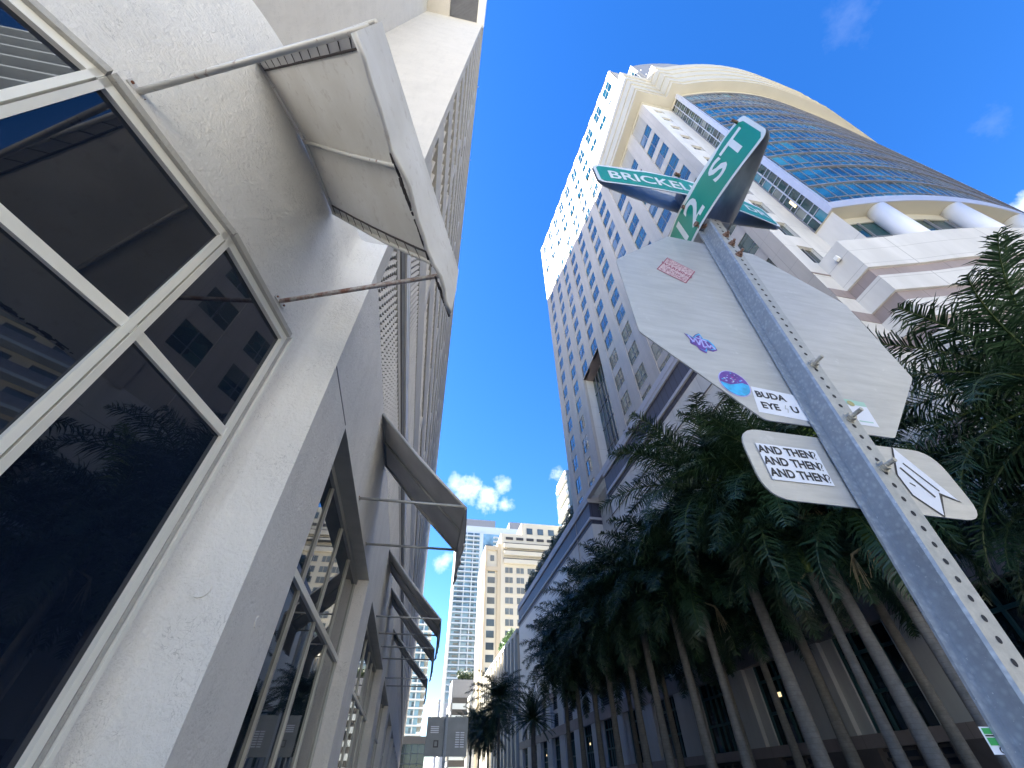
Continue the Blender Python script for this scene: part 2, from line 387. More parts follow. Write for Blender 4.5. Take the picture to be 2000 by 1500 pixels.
# curved wall above the bay window, with its soft inner corner to the end wall
g = MB()
def ribbon(g, pts, z0, z1, m):
    n = len(pts); g.mesh([(x, y, z0) for x, y in pts] + [(x, y, z1) for x, y in pts], [(i, i + 1, n + i + 1, n + i) for i in range(n - 1)], m)
fil = [J, (-1.622, 2.95), (-1.605, 3.04), (-1.57, 3.10), (-1.51, 3.125), (-1.42, YC), (-1.31, YC), (PX, YC)]
cur = wallpts + fil[1:]
nseg = 12; zs = [ZH + .02 + (7.3 - ZH) * i / nseg for i in range(nseg + 1)]
for i in range(nseg): pass
ribbon(g, cur, ZH + .03, 7.3, 'stucco')
jam = fil
ribbon(g, jam, 0, ZH + .03, 'stucco')
g.build('bay_wall', LB, smooth=True)
g = MB(); g.face([(x, y, 7.3) for x, y in wallpts + [(-1.63, 3.1), (-6, 3.1), (-6, -.6)]], 'stucco'); g.build('bay_roof', LB)
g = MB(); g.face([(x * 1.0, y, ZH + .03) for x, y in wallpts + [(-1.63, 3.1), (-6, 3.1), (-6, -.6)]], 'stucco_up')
g.build('bay_ceiling', LB)
# end wall, far side wall, street wall shell
g = MB()
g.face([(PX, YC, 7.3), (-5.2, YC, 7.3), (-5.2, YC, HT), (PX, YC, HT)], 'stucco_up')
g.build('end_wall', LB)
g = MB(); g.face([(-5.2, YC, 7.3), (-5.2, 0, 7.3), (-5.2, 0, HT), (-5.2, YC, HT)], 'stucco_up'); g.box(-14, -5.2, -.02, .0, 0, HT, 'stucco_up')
g.build('side_wall', LB)
YE = 140.0
bays = [(4.15, 9.2), (10.5, 17.9), (19.8, 26.6), (28.6, 35.4)]
y = 37.4
while y < 132: bays.append((y, y + 6.8)); y += 8.8
g = MB()
yy = YC
for a, b in bays:
    g.face([(PX, yy, 0), (PX, a, 0), (PX, a, ZH), (PX, yy, ZH)], 'stucco_b'); yy = b
    g.face([(PX, a, 0), (PX - .5, a, 0), (PX - .5, a, ZH), (PX, a, ZH)], 'stucco_b'); g.face([(PX, b, 0), (PX - .5, b, 0), (PX - .5, b, ZH), (PX, b, ZH)], 'stucco_b')
    g.face([(PX, a, ZH), (PX, b, ZH), (PX - .5, b, ZH), (PX - .5, a, ZH)], 'frame_grey')
g.face([(PX, yy, 0), (PX, YE, 0), (PX, YE, ZH), (PX, yy, ZH)], 'stucco_b')
g.face([(PX, YC, ZH), (PX, YE, ZH), (PX, YE, 6.55), (PX, YC, 6.55)], 'stucco_b')
g.box(PX - .003, PX + .004, YC + .01, 4.1, ZH + .0, ZH + .02, 'frame_dark')
g.build('street_wall', LB)
# upper street wall: bands with slots
NB = 12; P0 = 6.6; PT = 2.97; BH = 1.45; YS = 3.42
g = MB()
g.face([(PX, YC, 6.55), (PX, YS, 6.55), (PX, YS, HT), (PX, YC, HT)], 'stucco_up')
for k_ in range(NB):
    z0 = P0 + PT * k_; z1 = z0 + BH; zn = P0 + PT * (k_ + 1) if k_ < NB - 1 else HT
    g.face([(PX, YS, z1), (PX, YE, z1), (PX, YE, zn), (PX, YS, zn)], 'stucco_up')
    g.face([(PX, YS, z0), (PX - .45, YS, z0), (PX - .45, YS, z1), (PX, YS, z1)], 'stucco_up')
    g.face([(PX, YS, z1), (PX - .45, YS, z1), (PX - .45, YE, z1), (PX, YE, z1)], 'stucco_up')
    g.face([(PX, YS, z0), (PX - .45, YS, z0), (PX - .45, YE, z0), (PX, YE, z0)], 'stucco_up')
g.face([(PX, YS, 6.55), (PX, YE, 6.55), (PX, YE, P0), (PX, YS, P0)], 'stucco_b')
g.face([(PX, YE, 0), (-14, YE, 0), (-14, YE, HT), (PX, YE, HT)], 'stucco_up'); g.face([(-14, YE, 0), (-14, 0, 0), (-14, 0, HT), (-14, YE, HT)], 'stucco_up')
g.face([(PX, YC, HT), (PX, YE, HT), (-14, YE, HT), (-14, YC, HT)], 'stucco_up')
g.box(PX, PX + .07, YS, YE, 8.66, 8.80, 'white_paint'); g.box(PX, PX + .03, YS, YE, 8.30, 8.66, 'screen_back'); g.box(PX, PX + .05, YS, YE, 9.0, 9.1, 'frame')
g.build('upper_wall', LB)
for k_ in range(NB):
    g = MB(); z0 = P0 + PT * k_; z1 = z0 + BH
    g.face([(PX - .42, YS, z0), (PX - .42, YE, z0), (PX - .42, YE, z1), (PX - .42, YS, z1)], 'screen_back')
    if k_ < 2:      # open block screen of slanting lozenges
        cw = .15
        yy = YS; i = 0
        while yy < 42:
            n_ = 9
            for j in range(n_):
                zc = z0 + (j + .5) * BH / n_; oy = (j % 2) * cw / 2
                g.mesh([(PX - .07, yy + oy, zc), (PX - .005, yy + oy + cw * .42, zc + BH / n_ * .50), (PX - .07, yy + oy + cw * .84, zc), (PX - .005, yy + oy + cw * .42, zc - BH / n_ * .50), (PX - .012, yy + oy + cw * .42, zc)],
                       [(0, 1, 4), (1, 2, 4), (2, 3, 4), (3, 0, 4)], 'screen')
            yy += cw; i += 1
        while yy < YE: g.box(PX - .2, PX - .02, yy, yy + .12, z0, z1, 'screen'); yy += .45
    else:
        st = .34; yy = YS + .2
        while yy < YE:
            # slightly tilted blades
            g.mesh([(PX - .30, yy, z0), (PX - .05, yy + .10, z0), (PX - .05, yy + .10, z1), (PX - .30, yy, z1)], [(0, 1, 2, 3)], 'screen')
            yy += st if yy < 40 else .6
        yy = YS + 3 + (k_ * 1.7) % 2
        while yy < YE: g.box(PX - .4, PX - .001, yy, yy + .30, z0, z1, 'screen'); yy += 7.3
    g.build('screen', LB)
# roof overhang with white fascia and grey louvre
g = MB()
g.box(-1.62, PX + .10, 1.75, YC + .2, HT - .35, HT + 1.6, 'white_paint'); g.box(PX - .2, PX + .10, YC + .2, YE, HT - .1, HT + .5, 'stucco_up')
g.box(-8, -3.6, .0, YC, HT - .5, HT + 1.5, 'stucco_up')
for i in range(26): g.box(-3.58, -1.64, 1.2 + i * .075, 1.2 + i * .075 + .04, HT - .25, HT - .05, 'louvre_grey')
g.box(-3.6, -1.62, 1.2, YC, HT - .04, HT + 1.4, 'louvre_grey')
g.build('roof_overhang', LB)
# small pipes on the roof edge
for yv in (7, 12.5, 20, 31, 46, 70): g = MB(); g.tube([(PX + .1, yv, HT), (PX + .24, yv, HT + .05)], .03, 'frame_grey', 6); g.build('roof_spout', LB)

# near bay window: frame bars, glass
def barp(g, a, b, w, d, m, n):      # bar from a to b, width w in the window plane, depth d along n
    g.bar(a, b, w, d, m, up=n)
fac = [((M0[0], M0[1]), M1), (M1, M2), (M2, J)]
for idx, (a, b) in enumerate(fac):
    a = Vector((a[0], a[1], 0)); b = Vector((b[0], b[1], 0)); d = (b - a).normalized(); n = Vector((d.y, -d.x, 0))
    if n.x < 0: n = -n
    e = .0
    f = MB()
    ZB = .35; ZT = 3.53
    def P(p, z, o=0.): return (p.x + n.x * o, p.y + n.y * o, z)
    barp(f, P(a, ZH - .035, -.012), P(b, ZH - .035, -.012), .075, .05, 'frame', n)
    barp(f, P(a, ZT, -.016), P(b, ZT, -.016), .075, .04, 'frame', n)
    barp(f, P(a, ZB, -.01), P(b, ZB, -.01), .12, .08, 'frame', n)
    if idx == 2:
        barp(f, P(b - d * .022, ZB, -.012), P(b - d * .022, ZH, -.012), .045, .05, 'frame', n)
        barp(f, P(b + d * .02, ZB, -.01), P(b + d * .02, ZH, -.01), .03, .05, 'trim', n)
        barp(f, P(b + d * .055, ZB, 0), P(b + d * .055, ZH + .05, 0), .03, .06, 'frame', n)
    else:
        barp(f, P(b - d * .027, ZB, -.012), P(b - d * .027, ZH, -.012), .044, .05, 'frame', n)
    if idx > 0: barp(f, P(a + d * .027, ZB, -.012), P(a + d * .027, ZH, -.012), .044, .05, 'frame', n)
    fo = f.build('window', LB)
    q = MB(); q.face([P(a, ZB, -.022), P(b, ZB, -.022), P(b, ZH - .01, -.022), P(a, ZH - .01, -.022)], 'glass_near'); q.build('pane', fo)
g = MB()
for a, b in fac: # trim line over the head
    a = Vector((a[0], a[1], 0)); b = Vector((b[0], b[1], 0)); d = (b - a).normalized(); n = Vector((d.y, -d.x, 0))
    g.bar((a.x + n.x * .02, a.y + n.y * .02, ZH + .035), (b.x + n.x * .02, b.y + n.y * .02, ZH + .03), .055, .05, 'trim', up=n)
g.build('window_trim', LB)
g = MB()
for a, b in fac:
    a = Vector((a[0], a[1], 0)); b = Vector((b[0], b[1], 0)); d = (b - a).normalized(); n = Vector((d.y, -d.x, 0))
    g.bar((a.x, a.y, .15), (b.x, b.y, .15), .3, .1, 'stucco', up=n)
g.build('window_sill', LB)
g = MB(); g.tube([(-1.43, YC + .01, 2.55), (-1.43, YC - .012, 2.55)], .058, 'stucco', 28); g.build('plaster_cap', LB); g = MB(); g.tube([(PX - .005, 3.65, 2.5), (PX + .008, 3.65, 2.5)], .04, 'stucco_b', 20); g.build('plaster_cap', LB)
# street windows
for bi, (a, b) in enumerate(bays[:9]):
    f = MB(); xg = PX - .27
    f.box(xg - .03, xg + .05, a + .02, b - .02, ZH - .10, ZH - .01, 'frame_grey'); f.box(xg - .03, xg + .045, a, b, 3.27, 3.35, 'frame'); f.box(xg - .03, xg + .05, a, b, .35, .47, 'frame')
    f.box(PX - .5, PX - .02, a, b, 0, .35, 'stucco_b')
    nm = 4 if bi == 0 else 5
    for i in range(nm + 1):
        yv = a + .04 + (b - a - .08) * i / nm; f.box(xg - .03, xg + .03, yv - .02, yv + .02, .3, ZH, 'frame_grey')
    fo = f.build('window', LB)
    q = MB(); q.face([(xg, a, .4), (xg, b, .4), (xg, b, ZH - .04), (xg, a, ZH - .04)], 'glass_street'); q.build('pane', fo)

# ================================================================ AWNINGS
def awning(name, label, back, front, mat, ztop=6.6, zf=4.85, zv=4.25, rods=((0, 0), (1, 1)), lace=True, rodpts=None, rmat=('tube', 'tube_r'), cwid=.03):
    base = (back[0][0], back[0][1], ztop)
    A = thing(name, label, 'awning', base, 'canvas awnings over the windows')
    bk = [Vector((p[0], p[1], ztop)) for p in back]; f0 = Vector((front[0][0], front[0][1], zf)); f1 = Vector((front[1][0], front[1][1], zf))
    def fr(t): return f0.lerp(f1, t)
    def bkp(t):
        if len(bk) == 2: return bk[0].lerp(bk[1], t)
        return bk[0].lerp(bk[1], t * 2) if t < .5 else bk[1].lerp(bk[2], (t - .5) * 2)
    fdir = (f1 - f0).normalized(); outw = Vector((fdir.y, -fdir.x, 0))
    if outw.x < 0: outw = -outw
    c = MB(); N = 16; K = 10
    def cp(t, s_, o):
        p = bkp(t).lerp(fr(t), s_); sag = -.035 * math.sin(math.pi * s_) * (1 + .3 * math.sin(t * 9))
        return p + Vector((0, 0, sag + o))
    for o, fl in ((0.012, 0), (-.0, 1)):
        vs = [cp(i / N, j / K, o) for i in range(N + 1) for j in range(K + 1)]
        fs = [(i * (K + 1) + j, i * (K + 1) + j + 1, (i + 1) * (K + 1) + j + 1, (i + 1) * (K + 1) + j) for i in range(N) for j in range(K)]
        c.mesh(vs, fs, mat)
    for t in (0, 1):        # turned-down side hems
        vs = []
        for j in range(K + 1): p = cp(t, j / K, .012); vs += [p, p + Vector((0, 0, -.07))]
        c.mesh(vs, [(2 * j, 2 * j + 1, 2 * j + 3, 2 * j + 2) for j in range(K)], mat)
    c.build('canopy', A, smooth=False)
    # hanging front valance with thickness and rolled lower hem
    v = MB(); dn = []
    for i in range(N + 1):
        t = i / N; p = fr(t) ; wv = .012 * math.sin(t * 17) + .008 * math.sin(t * 31 + 1)
        dn.append((p + Vector((0, 0, .03)) + outw * .02, Vector((p.x, p.y, (zf + zv) / 2)) + outw * (.03 + wv * .4), Vector((p.x, p.y, zv)) + outw * (.02 + wv)))
    for o in (0, -.02):
        vs = [q + outw * o for r_ in dn for q in r_]
        v.mesh(vs, [(3 * i + j, 3 * i + j + 1, 3 * i + j + 4, 3 * i + j + 3) for i in range(N) for j in range(2)], mat)
    v.tube([r_[2] + Vector((0, 0, .0)) - outw * .01 for r_ in dn], .016, mat, 8)
    v.build('valance', A, smooth=True)
    # frame tubes
    t_ = MB(); r = .022
    t_.tube([cp(0, 0, -.02)] + ([bk[1] + Vector((0, 0, -.02))] if len(bk) == 3 else []) + [cp(1, 0, -.02)], r, rmat[0], 10)
    t_.tube([fr(0) + Vector((0, 0, -.02)), fr(1) + Vector((0, 0, -.02))], r, rmat[0], 10)
    for t in (0, .5, 1): t_.tube([cp(t, 0, -.035), cp(t, .5, -.05), cp(t, 1, -.03)], r * .9, rmat[0], 10)
    t_.build('frame', A, smooth=True)
    if lace:
        l_ = MB()
        for t, s0 in ((0, 1), (1, -1)):
            for j in range(13):
                a_ = cp(t, (j + .5) / 13.5, -.06); b_ = cp(t + s0 * .06, (j + .1) / 13.5, -.0)
                l_.tube([a_, b_], .004, 'rope', 5)
            l_.tube([cp(t + s0 * .055, j / 12, -.004 - .006 * (j % 2)) for j in range(13)], .010, 'rope', 5)
            if s0 == 1: l_.mesh([q for j in range(13) for q in (cp(0, j / 12, -.055), cp(.055, j / 12, -.006))], [(2 * j, 2 * j + 1, 2 * j + 3, 2 * j + 2) for j in range(12)], 'canvas_g')
        # frayed lower hem
        for i in range(60):
            t = random.uniform(.3, 1); p = fr(t); l_.tube([Vector((p.x, p.y, zv + random.uniform(-.012, .012))) - outw * .01, Vector((p.x, p.y, zv + random.uniform(-.014, .014))) + fdir * random.uniform(.02, .07) - outw * .012], random.uniform(.004, .011), 'rope', 5)
        l_.build('lacing', A)
    for i, (w_, e_) in enumerate(rodpts):
        o_ = MB(); o_.tube([w_, e_], .021, rmat[i], 12)
        o_.build('arm', A, smooth=True)
        pl = MB(); W_ = Vector(w_); fd = fdir
        pl.bar(W_ - fd * .07, W_ + fd * .07, .05, .012, 'tube', up=outw)
        for s0 in (-1, 1): pl.tube([W_ + fd * .05 * s0, W_ + fd * .05 * s0 + outw * .014], .010, 'rust', 8)
        pl.build('bracket', A)
    return A
awning('awning', 'big stained white canvas awning above the dark bay window, nearest to the viewer', [(-2.22, 1.05), (-1.89, 1.68), (-1.675, 2.42)], [(-.71, .36), (-.10, 1.93)], 'canvas',
       rodpts=[((-2.255, 1.0, 4.86), (-.705, .37, 4.86)), ((-1.68, 2.53, 4.86), (-.17, 1.97, 4.86))])
specs = [(6.0, 7.65, 'grey canvas awning with two wall rods, first one round the corner from the bay window'),
         (12.0, 13.6, 'third awning counted from the bay window, grey, above the second street window'),
         (15.1, 16.7, 'fourth awning counted from the bay window, between the third and the last one'),
         (20.0, 21.7, 'smallest looking grey awning, farthest along the street wall')]
for (a, b, lab) in specs:
    awning('awning', lab, [(PX + .02, a), (PX + .02, b)], [(.43, a), (.43, b)], 'canvas_g', ztop=6.5, zf=4.8, zv=4.2, lace=False,
           rodpts=[((PX, a, 4.8), (.43, a, 4.8)), ((PX, b, 4.8), (.43, b, 4.8))], rmat=('frame_grey', 'frame_grey'))

# ================================================================ SIGN POST
SP = thing('sign_post', 'galvanised perforated post holding green street name blades and the octagonal sign', 'sign post', (.745, .5, 0))
C0 = Vector((0.77675972, 0.51749198, 2.49663026)); U = Vector((0.99980352, 0.01949935, -0.00356431)); V = Vector((0.00423516, -0.03447114, 0.99939672)); Nn = Vector((-0.01936472, 0.99921545, 0.03454695))
def sp(u, v, o=0.): return C0 + U * u + V * v + Nn * o      # o<0 towards the camera
def ax(v): return -.006 + .020 * (v + .12) + (.0 if v > -1 else 0)     # post axis drift (slight lean)
def post_u(v): return -.0065 + .031 * v + .009
prof = [(-.040, -.002), (-.040, -.006), (-.021, -.007), (-.0235, -.044), (-.0200, -.048), (.0200, -.048), (.0235, -.044), (.021, -.007), (.040, -.006), (.040, -.002), (.018, -.003), (.0195, -.041), (.017, -.044), (-.017, -.044), (-.0195, -.041), (-.018, -.003)]
VT, VB = .470, -2.50
g = MB(); n = len(prof)
top = [sp(post_u(VT) + a, VT, b) for a, b in prof]; bot = [sp(post_u(VB) + a, VB, b) for a, b in prof]
for i in range(n):
    j = (i + 1) % n; wide = 4 <= i <= 4
    g.mesh([bot[i], bot[j], top[j], top[i]], [(0, 1, 2, 3)], 'galv_web' if i in (4,) else 'galv')
g.mesh(top, [(0, 1, 2, 15), (2, 3, 14, 15), (3, 4, 13, 14), (4, 5, 12, 13), (5, 6, 11, 12), (6, 7, 10, 11), (7, 8, 9, 10)], 'galv')
g.build('channel_post', SP)
g = MB()
v = .46
while v > -2.3:
    u0 = post_u(v) - .0
    ring = [sp(u0 + .0042 * math.cos(q * math.pi / 6), v + .0048 * math.sin(q * math.pi / 6), -.0484) for q in range(12)]
    g.face(ring, 'hole')
    v -= .0254
g.build('perforation', SP)
def bolt(v, mat='bolt_z', L=.02, uu=0):
    g = MB(); u0 = post_u(v) + uu
    g.tube([sp(u0, v, -.048), sp(u0, v, -.051)], .011, mat, 14); g.tube([sp(u0, v, -.051), sp(u0, v, -.058)], .0085, mat, 6); g.tube([sp(u0, v, -.058), sp(u0, v, -.058 - L)], .0042, mat, 8)
    g.build('bolt', SP)
bolt(.235, 'bolt', .012); bolt(.30, 'bolt', .008); bolt(.355, 'bolt', .006); bolt(-.235, 'bolt_z', .018); bolt(-.385); bolt(-.495, 'bolt_z', .016)
# stop sign back
W2 = .375; S2 = W2 * .41421356
octv = [(-W2, S2), (-W2, -S2), (-S2, -W2), (S2, -W2), (W2, -S2), (W2, S2), (S2, W2), (-S2, W2)]
def rounded(poly, r, n=4):
    o = []
    for i, p in enumerate(poly):
        a = Vector(poly[i - 1]); b = Vector(p); c = Vector(poly[(i + 1) % len(poly)])
        p1 = b + (a - b).normalized() * r; p2 = b + (c - b).normalized() * r
        for k_ in range(n + 1):
            t = k_ / n; o.append(tuple(p1.lerp(b, t).lerp(b.lerp(p2, t), t)))
    return o
def plate(g, poly, o0, o1, m, mb=None):
    n = len(poly); g.mesh([sp(a, b, o0) for a, b in poly] + [sp(a, b, o1) for a, b in poly], [tuple(range(n))], m)
    g.mesh([sp(a, b, o0) for a, b in poly] + [sp(a, b, o1) for a, b in poly], [(i, (i + 1) % n, n + (i + 1) % n, n + i) for i in range(n)], m)
    g.mesh([sp(a, b, o1) for a, b in poly], [tuple(range(n))], mb or m)
g = MB(); plate(g, rounded(octv, .008), 0, .003, 'alu', 'st_red')
stop = g.build('stop_sign', SP, label='bare aluminium back of an octagonal stop sign with stickers')
pl = rounded([(-.232, -.404), (-.232, -.552), (.228, -.552), (.228, -.400)], .05, 6)
g = MB(); plate(g, pl, .001, .004, 'alu', 'st_red')
plaque = g.build('plaque', SP, label='back of a small rounded plaque with a text sticker and an arrow sticker')
def quad(g, pts, o, m): g.face([sp(a, b, o) for a, b in pts], m)
def text_on(g, txt, size, cx, cy, ang, o, m, bold=.0, sq=1.0):
    vs, fs = text_mesh(txt, size, bold, sq); c, s_ = math.cos(ang), math.sin(ang)
    g.mesh([sp(cx + x * c - y * s_, cy + x * s_ + y * c, o) for x, y in vs], fs, m)
# WARNING sticker
g = MB(); a = [(-.199, .228), (-.125, .175), (-.179, .097), (-.255, .145)]
quad(g, a, -.0006, 'st_red')
c_ = (sum(p[0] for p in a) / 4, sum(p[1] for p in a) / 4)
quad(g, [(c_[0] + (p[0] - c_[0]) * .93, c_[1] + (p[1] - c_[1]) * .93) for p in a], -.0010, 'st_pink')
ang = math.atan2(.175 - .228, .074)
for i in range(150):
    t, s_ = random.uniform(-.42, .42), random.choice([random.uniform(-.42, -.14), random.uniform(.14, .42)])
    e1 = ((a[1][0] - a[0][0]), (a[1][1] - a[0][1])); e2 = ((a[3][0] - a[0][0]), (a[3][1] - a[0][1]))
    x = c_[0] + e1[0] * t + e2[0] * s_; y = c_[1] + e1[1] * t + e2[1] * s_; th = random.uniform(0, 3.14); l = random.uniform(.002, .005); w_ = .0006
    dx, dy = math.cos(th), math.sin(th)
    quad(g, [(x - dx * l - dy * w_, y - dy * l + dx * w_), (x + dx * l - dy * w_, y + dy * l + dx * w_), (x + dx * l + dy * w_, y + dy * l - dx * w_), (x - dx * l + dy * w_, y - dy * l - dx * w_)], -.0013, 'st_red')
text_on(g, 'WARNING', .020, c_[0], c_[1], ang, -.0016, 'st_red', .0006)
g.build('sticker', stop, label='maroon and pink warning sticker')
# scribbled purple and blue sticker
g = MB(); cx, cy = -.222, -.158
blob = [(-.036, .026), (-.018, .012), (-.006, .026), (.006, .034), (.010, .014), (.024, .012), (.034, -.004), (.036, -.020), (.022, -.028), (.008, -.026), (.002, -.038), (-.012, -.030), (-.016, -.016), (-.030, -.010), (-.026, .004)]
g.face([sp(cx + x * 1.0, cy + y * 1.0, -.0006) for x, y in blob], 'st_purple')
g.face([sp(cx + x * .9 + .002, cy + y * .9 + .002, -.0009) for x, y in blob], 'st_cyan'); g.face([sp(cx + x * .80, cy + y * .78, -.0012) for x, y in blob], 'st_purple')
def stroke(g, pts, w_, m, o):
    for (x0, y0), (x1, y1) in zip(pts[:-1], pts[1:]):
        L = math.hypot(x1 - x0, y1 - y0) or 1; nx, ny = -(y1 - y0) / L * w_, (x1 - x0) / L * w_
        quad(g, [(x0 + nx, y0 + ny), (x1 + nx, y1 + ny), (x1 - nx, y1 - ny), (x0 - nx, y0 - ny)], o, m)
for s_ in ([(-.028, .018), (-.020, -.004), (-.012, .010), (-.008, -.012), (.0, .006)], [(.004, .022), (.002, -.018), (.012, -.014)], [(-.010, .014), (.018, .006)], [(.012, .004), (.016, -.018), (.024, -.006), (.030, -.020)]):
    stroke(g, [(cx + x, cy + y) for x, y in s_], .0022, 'st_lilac', -.0015)
g.build('sticker', stop, label='purple and blue scribbled sticker')
# round sticker
g = MB(); cx, cy, rx, ry = -.185, -.282, .036, .038
def circ(r0, r1, n=28): return [(cx + rx * r0 * math.cos(2 * math.pi * i / n), cy + ry * r1 * math.sin(2 * math.pi * i / n)) for i in range(n)]
g.face([sp(x, y, -.0006) for x, y in circ(1, 1)], 'st_lilac'); g.face([sp(x, y, -.0009) for x, y in circ(.94, .94)], 'st_purple')
low = [(cx + rx * .93 * math.cos(math.pi + math.pi * i / 14), cy + ry * .93 * math.sin(math.pi + math.pi * i / 14)) for i in range(15)]
g.face([sp(x, y, -.0012) for x, y in low + [(cx + .02, cy + .004), (cx - .012, cy - .006)]], 'st_cyan')
for i in range(26):
    th, rr = random.uniform(.1, 3.0), random.uniform(.1, .8); x = cx + rx * rr * math.cos(th); y = cy + ry * rr * math.sin(th); d = random.uniform(.001, .004)
    quad(g, [(x - d, y), (x, y - d * .7), (x + d, y), (x, y + d * .7)], -.0015, random.choice(['st_cyan', 'st_mag', 'st_lilac', 'st_white']))
g.build('sticker', stop, label='round blue and purple sticker')
g = MB(); q4 = [(-.147, -.283), (-.046, -.290), (-.046, -.362), (-.160, -.356)]; quad(g, q4, -.0006, 'st_white')
text_on(g, 'BUDA', .024, -.110, -.306, -.03, -.001, 'st_black', .0009, 1.1); text_on(g, 'EYE', .024, -.124, -.336, -.03, -.001, 'st_black', .0009, 1.1); text_on(g, 'U', .024, -.066, -.336, -.03, -.001, 'st_black', .0009, 1.1)
stroke(g, [(-.084, -.326), (-.090, -.337), (-.083, -.336), (-.088, -.347)], .0008, 'frame_grey', -.001)
g.build('sticker', stop, label='white sticker lettered BUDA EYE U')
g = MB(); quad(g, [(.088, -.276), (.143, -.279), (.134, -.350), (.079, -.350)], -.0006, 'st_white'); quad(g, [(.088, -.276), (.143, -.279), (.1415, -.293), (.0865, -.292)], -.001, 'st_mint')
g.face([sp(.101 + .009 * math.cos(i * .45), -.289 + .008 * math.sin(i * .45), -.0014) for i in range(14)], 'st_gold'); quad(g, [(.090, -.338), (.126, -.338), (.1255, -.341), (.0897, -.341)], -.001, 'st_mint')
g.build('sticker', stop, label='white sticker with a mint green head')
g = MB(); quad(g, [(-.206, -.438), (-.075, -.437), (-.079, -.514), (-.206, -.515)], -.0006, 'st_white')
for i in range(3): text_on(g, 'AND THEN', .0235, -.148 + .001 * i, -.4515 - .0245 * i, -.0, -.0012, 'st_black', .0008, .97); qx, qy = -.0870 + .001 * i, -.4515 - .0245 * i; stroke(g, [(qx - .0042, qy + .0048), (qx - .0020, qy + .0080), (qx + .0022, qy + .0080), (qx + .0042, qy + .0048), (qx + .0028, qy + .0018), (qx + .0002, qy - .0006), (qx, qy - .0036)], .0010, 'st_black', -.0012 - .0001 * i); stroke(g, [(qx - .0012, qy - .0072), (qx + .0012, qy - .0072)], .0013, 'st_black', -.0012)
g.build('sticker', plaque, label='white sticker lettered AND THEN? three times')
g = MB(); arr = [(.129, -.404), (.194, -.515), (.163, -.503), (.130, -.549), (.094, -.505), (.110, -.470), (.098, -.455)]
arr = [(.129, -.403), (.196, -.514), (.160, -.500), (.130, -.549), (.092, -.512), (.090, -.470)]
g.face([sp(x, y, .0004) for x, y in [(.127, -.400), (.200, -.517), (.1635, -.506), (.130, -.5535), (.089, -.514), (.087, -.468)]], 'st_black')
g.face([sp(x, y, -.0001) for x, y in arr], 'st_white')
stroke(g, [(.124, -.440), (.164, -.497)], .0022, 'st_black', -.0005); stroke(g, [(.108, -.452), (.142, -.512)], .0028, 'st_black', -.0005); stroke(g, [(.104, -.486), (.113, -.492)], .0018, 'st_black', -.0005)
g.build('sticker', plaque, label='white zigzag arrow sticker with black bars')
# green label on the post's back flange near the lower edge of view
g = MB()
def gl(pts, o, m): g.face([sp(a, b, o) for a, b in pts], m)
def gr_(x0, x1, y0, y1, o, m): gl([(-.079 + .030 * x0, -.846 - .026 * y0), (-.079 + .030 * x1, -.846 - .026 * y0), (-.079 + .030 * x1, -.846 - .026 * y1), (-.079 + .030 * x0, -.846 - .026 * y1)], o, m)
gr_(0, 1, 0, 1, -.0012, 'st_white'); gr_(.08, .62, .05, .27, -.0018, 'st_green'); gr_(.08, .92, .30, .36, -.0018, 'st_black'); gr_(.08, .95, .40, .68, -.0018, 'st_green'); gr_(.70, .86, .08, .24, -.0018, 'st_black')
g.face([sp(-.064 + .0035 * math.cos(i * .5), -.868 + .0030 * math.sin(i * .5), -.0018) for i in range(13)], 'st_black'); g.face([sp(-.064 + .002 * math.cos(i * .5), -.868 + .0018 * math.sin(i * .5), -.0022) for i in range(13)], 'st_white')
g.build('label', SP, label='small green and white label stuck to the post edge')
# street name blades: two thin bowed plates joined at their ends
def blade(name, cen, ax_, nrm, L, h, bow, txts, label):
    cen = Vector(cen); ax_ = Vector(ax_).normalized(); nrm = Vector(nrm).normalized(); Z = Vector((0, 0, 1)); hl = L / 2
    def bw(s_): t = min(1, abs(s_) / hl); return bow * (1 - t ** 1.7) + .003
    def pt(s_, t, side, o=0.): return cen + ax_ * s_ + Z * t + nrm * side * (bw(s_) + o)
    N = 28; r = .03
    def hh(s_):
        e = hl - abs(s_); return h / 2 if e >= r else h / 2 - r + math.sqrt(max(0, r * r - (r - e) ** 2))
    ss = [-hl + L * i / N for i in range(N + 1)]; ss = sorted(set(ss + [-hl + r * q for q in (.08, .2, .4, .7)] + [hl - r * q for q in (.08, .2, .4, .7)]))
    g = MB()
    def strip(side, o, m, f=1.0, inset=0., e0=None, wav=0.):
        vs = []; s2 = [s_ for s_ in ss if abs(s_) <= hl - inset + 1e-6]
        for s_ in s2:
            k_ = hh(s_) - inset if inset == 0 else min(h / 2 - inset, max(.004, math.sqrt(max(0, .02 ** 2 - max(0, .02 - (hl - inset - abs(s_))) ** 2)) + h / 2 - inset - .02))
            tp = k_ - (wav * (1.2 + math.sin(s_ * 19) + .5 * math.sin(s_ * 47)) if wav else 0)
            vs += [pt(s_, -k_, side, o), pt(s_, tp, side, o)]
        g.mesh(vs, [(2 * i, 2 * i + 1, 2 * i + 3, 2 * i + 2) for i in range(len(s2) - 1)], m)
    # side +1 faces the viewer
    strip(1, .0, 'plate_back'); strip(-1, .0, 'plate_back')
    strip(1, .002, 'sign_white'); strip(1, .0028, 'sign_green', inset=.012, wav=.006); strip(-1, .002, 'sign_white'); strip(-1, .0028, 'sign_green', inset=.012)
    for (tx, size, s0, t0, bold, sq) in txts:
        vs, fs = text_mesh(tx, size, bold, sq); g.mesh([pt(s0 + x, t0 + y, 1, .0036) for x, y in vs], fs, 'sign_white')
        g.mesh([pt(-s0 - x, t0 + y, -1, .0036) for x, y in vs], fs, 'sign_white')
    o = g.build(name, SP, label=label)
    return pt
